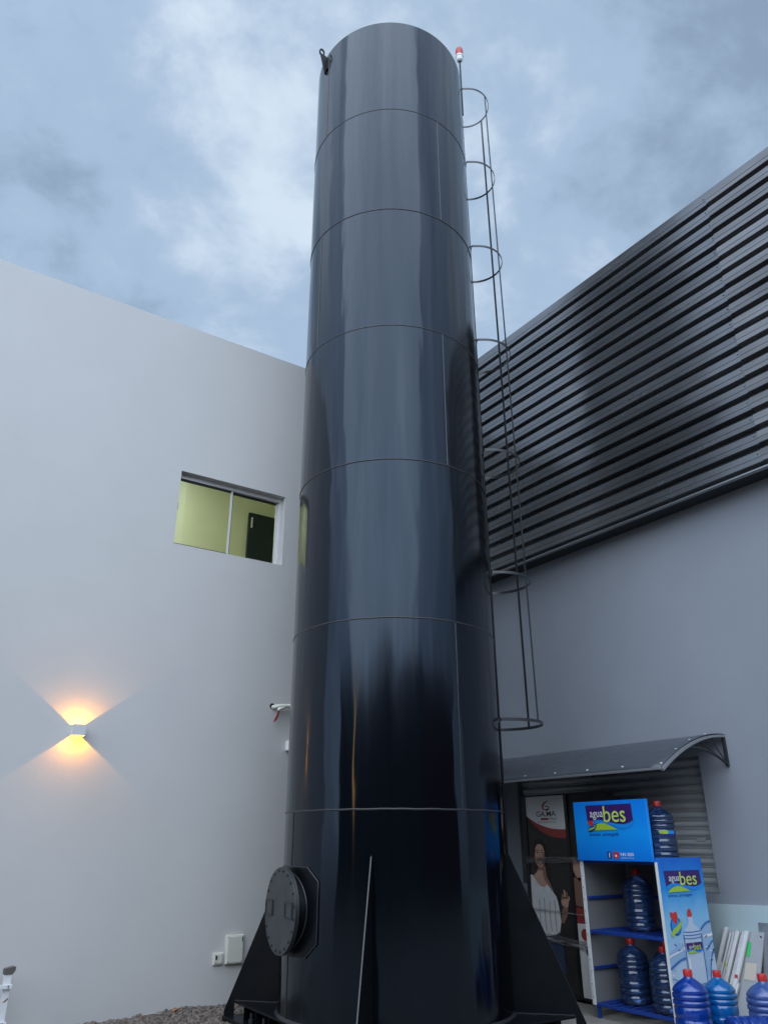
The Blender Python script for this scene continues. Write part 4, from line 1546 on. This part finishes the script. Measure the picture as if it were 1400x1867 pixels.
# ------------------------------------------------------------------ gravel strip by the pale wall
gv = MB()
ico = [(0, 0, 1), (.894, 0, .447), (.276, .851, .447), (-.724, .526, .447), (-.724, -.526, .447), (.276, -.851, .447), (.724, .526, -.447), (-.276, .851, -.447), (-.894, 0, -.447), (-.276, -.851, -.447), (.724, -.526, -.447), (0, 0, -1)]
icf = [[0, 1, 2], [0, 2, 3], [0, 3, 4], [0, 4, 5], [0, 5, 1], [1, 6, 2], [2, 7, 3], [3, 8, 4], [4, 9, 5], [5, 10, 1], [6, 7, 2], [7, 8, 3], [8, 9, 4], [9, 10, 5], [10, 6, 1], [11, 7, 6], [11, 8, 7], [11, 9, 8], [11, 10, 9], [11, 6, 10]]
for k in range(5200):
    x = random.uniform(1.9, 5.4)
    y = YL - .005 - abs(random.gauss(0, .55))
    if y < 5.4 or (Vector((x, y, 0)) - TV).length < 1.05:
        continue
    s = random.choice((.006, .009, .012, .016, .022)) * random.uniform(.8, 1.3)
    hgt = max(0, .035 * (1 - (YL - y) / .5)) * min(1, max(0, (x - 2.4) / .7)) * (1 + .3 * math.sin(x * 7))
    sx, sy, sz = s * random.uniform(.7, 1.3), s * random.uniform(.7, 1.3), s * random.uniform(.5, .9)
    a = random.uniform(0, 6.28)
    ca, sa = math.cos(a), math.sin(a)
    gv.add([(x + (px_ * sx) * ca - (py_ * sy) * sa, min(YL - .001, y + (px_ * sx) * sa + (py_ * sy) * ca), hgt + sz * .3 + pz_ * sz) for px_, py_, pz_ in ico], icf)
tag(gv.build('gravel_strip', M_stone), 'dark gravel scattered along the foot of the pale wall', 'gravel', kind='stuff')
gm = MB()
nx_, ny_ = 40, 12
vs_, fs = [], []
for i in range(nx_ + 1):
    for j in range(ny_ + 1):
        x = 1.9 + 3.5 * i / nx_
        y = YL - .002 - .62 * j / ny_
        hgt = max(0, .035 * (1 - (YL - y) / .5)) * min(1, max(0, (x - 2.4) / .7)) * (1 + .3 * math.sin(x * 7)) + .004
        vs_.append((x, y, hgt if 0 < j < ny_ and 0 < i < nx_ else (hgt if j == 0 else .0035)))
for i in range(nx_):
    for j in range(ny_):
        a = i * (ny_ + 1) + j
        fs.append([a, a + 1, a + ny_ + 2, a + ny_ + 1])
gm.add(vs_, fs)
tag(gm.build('soil_bank', mat('dark_soil', (.07, .062, .056), .95, var=.4, vscale=18, bump=.6, bscale=50, bdist=.01)), kind='structure')
for (x, y, a, lab) in ((2.93, 7.60, .4, 'dry orange leaf on the gravel against the pale wall'), (3.46, 7.18, 1.2, 'dry orange leaf on the gravel beside the tower base')):
    m_b = MB()
    pts = [(-.045, 0), (-.02, .018), (.01, .02), (.045, .002), (.01, -.016), (-.02, -.016)]
    m_b.prism([(x + px_ * math.cos(a) - py_ * math.sin(a), y + px_ * math.sin(a) + py_ * math.cos(a), .045 + .2 * abs(py_) + .2 * px_) for px_, py_ in pts], (0, 0, .0012))
    tag(m_b.build('dry_leaf', mat('dry_leaf', (.34, .14, .06), .7)), lab, 'leaf', 'dry leaves on the gravel')
m_b = MB()
m_b.tube([(2.62, 7.52, .05), (2.70, 7.50, .058), (2.77, 7.51, .05)], .004, 5)
tag(m_b.build('stick', mat('pale_stick', (.5, .46, .4), .8)), 'thin pale stick lying on the gravel by the wall', 'stick')

# ------------------------------------------------------------------ the far side of the yard (seen only mirrored in the paint)
M_h1 = mat('house_dark', (.055, .055, .058), .8, var=.15)
M_h2 = mat('house_red', (.15, .030, .028), .8, var=.15)
M_tile = mat('house_roof', (.05, .042, .04), .8)
M_lit = mat('lit_window', (1, .7, .4), .5, emit=(1.0, .52, .15), estr=6)


def house(name, label, x0, x1, y0, y1, z1, m, lit=None):
    h_ = thing(name, label, 'building', ((x0 + x1) / 2, (y0 + y1) / 2, 0))
    MB().box(x0, x1, y0, y1, -.1, z1).build('wall', m, h_)
    MB().box(x0 - .12, x1 + .12, y0 - .12, y1 + .12, z1 + .001, z1 + .25).build('roof', M_tile, h_)
    if lit:
        MB().box(*lit).build('window', M_lit, h_)
    return h_


house('yard_house', 'dark two storey house across the yard, mirrored in the tower', -10.5, 2.76, -14, -8, 5.6, M_h1)
house('yard_house', 'dull red house across the yard, mirrored in the tower', 2.7, 12, -13, -7.8, 5.1, M_h2)
house('yard_annex', 'low dark annex in the corner of the yard, mirrored in the tower', -10.25, -3, -7.95, -2.5, 5.2, M_h1)
house('yard_shed', 'dark shed with a lit doorway on the left side of the yard', -15, -10.3, -8.2, 6.5, 5.1, M_h1, (-10.305, -10.28, 2.05, 2.5, 2.2, 4.6))
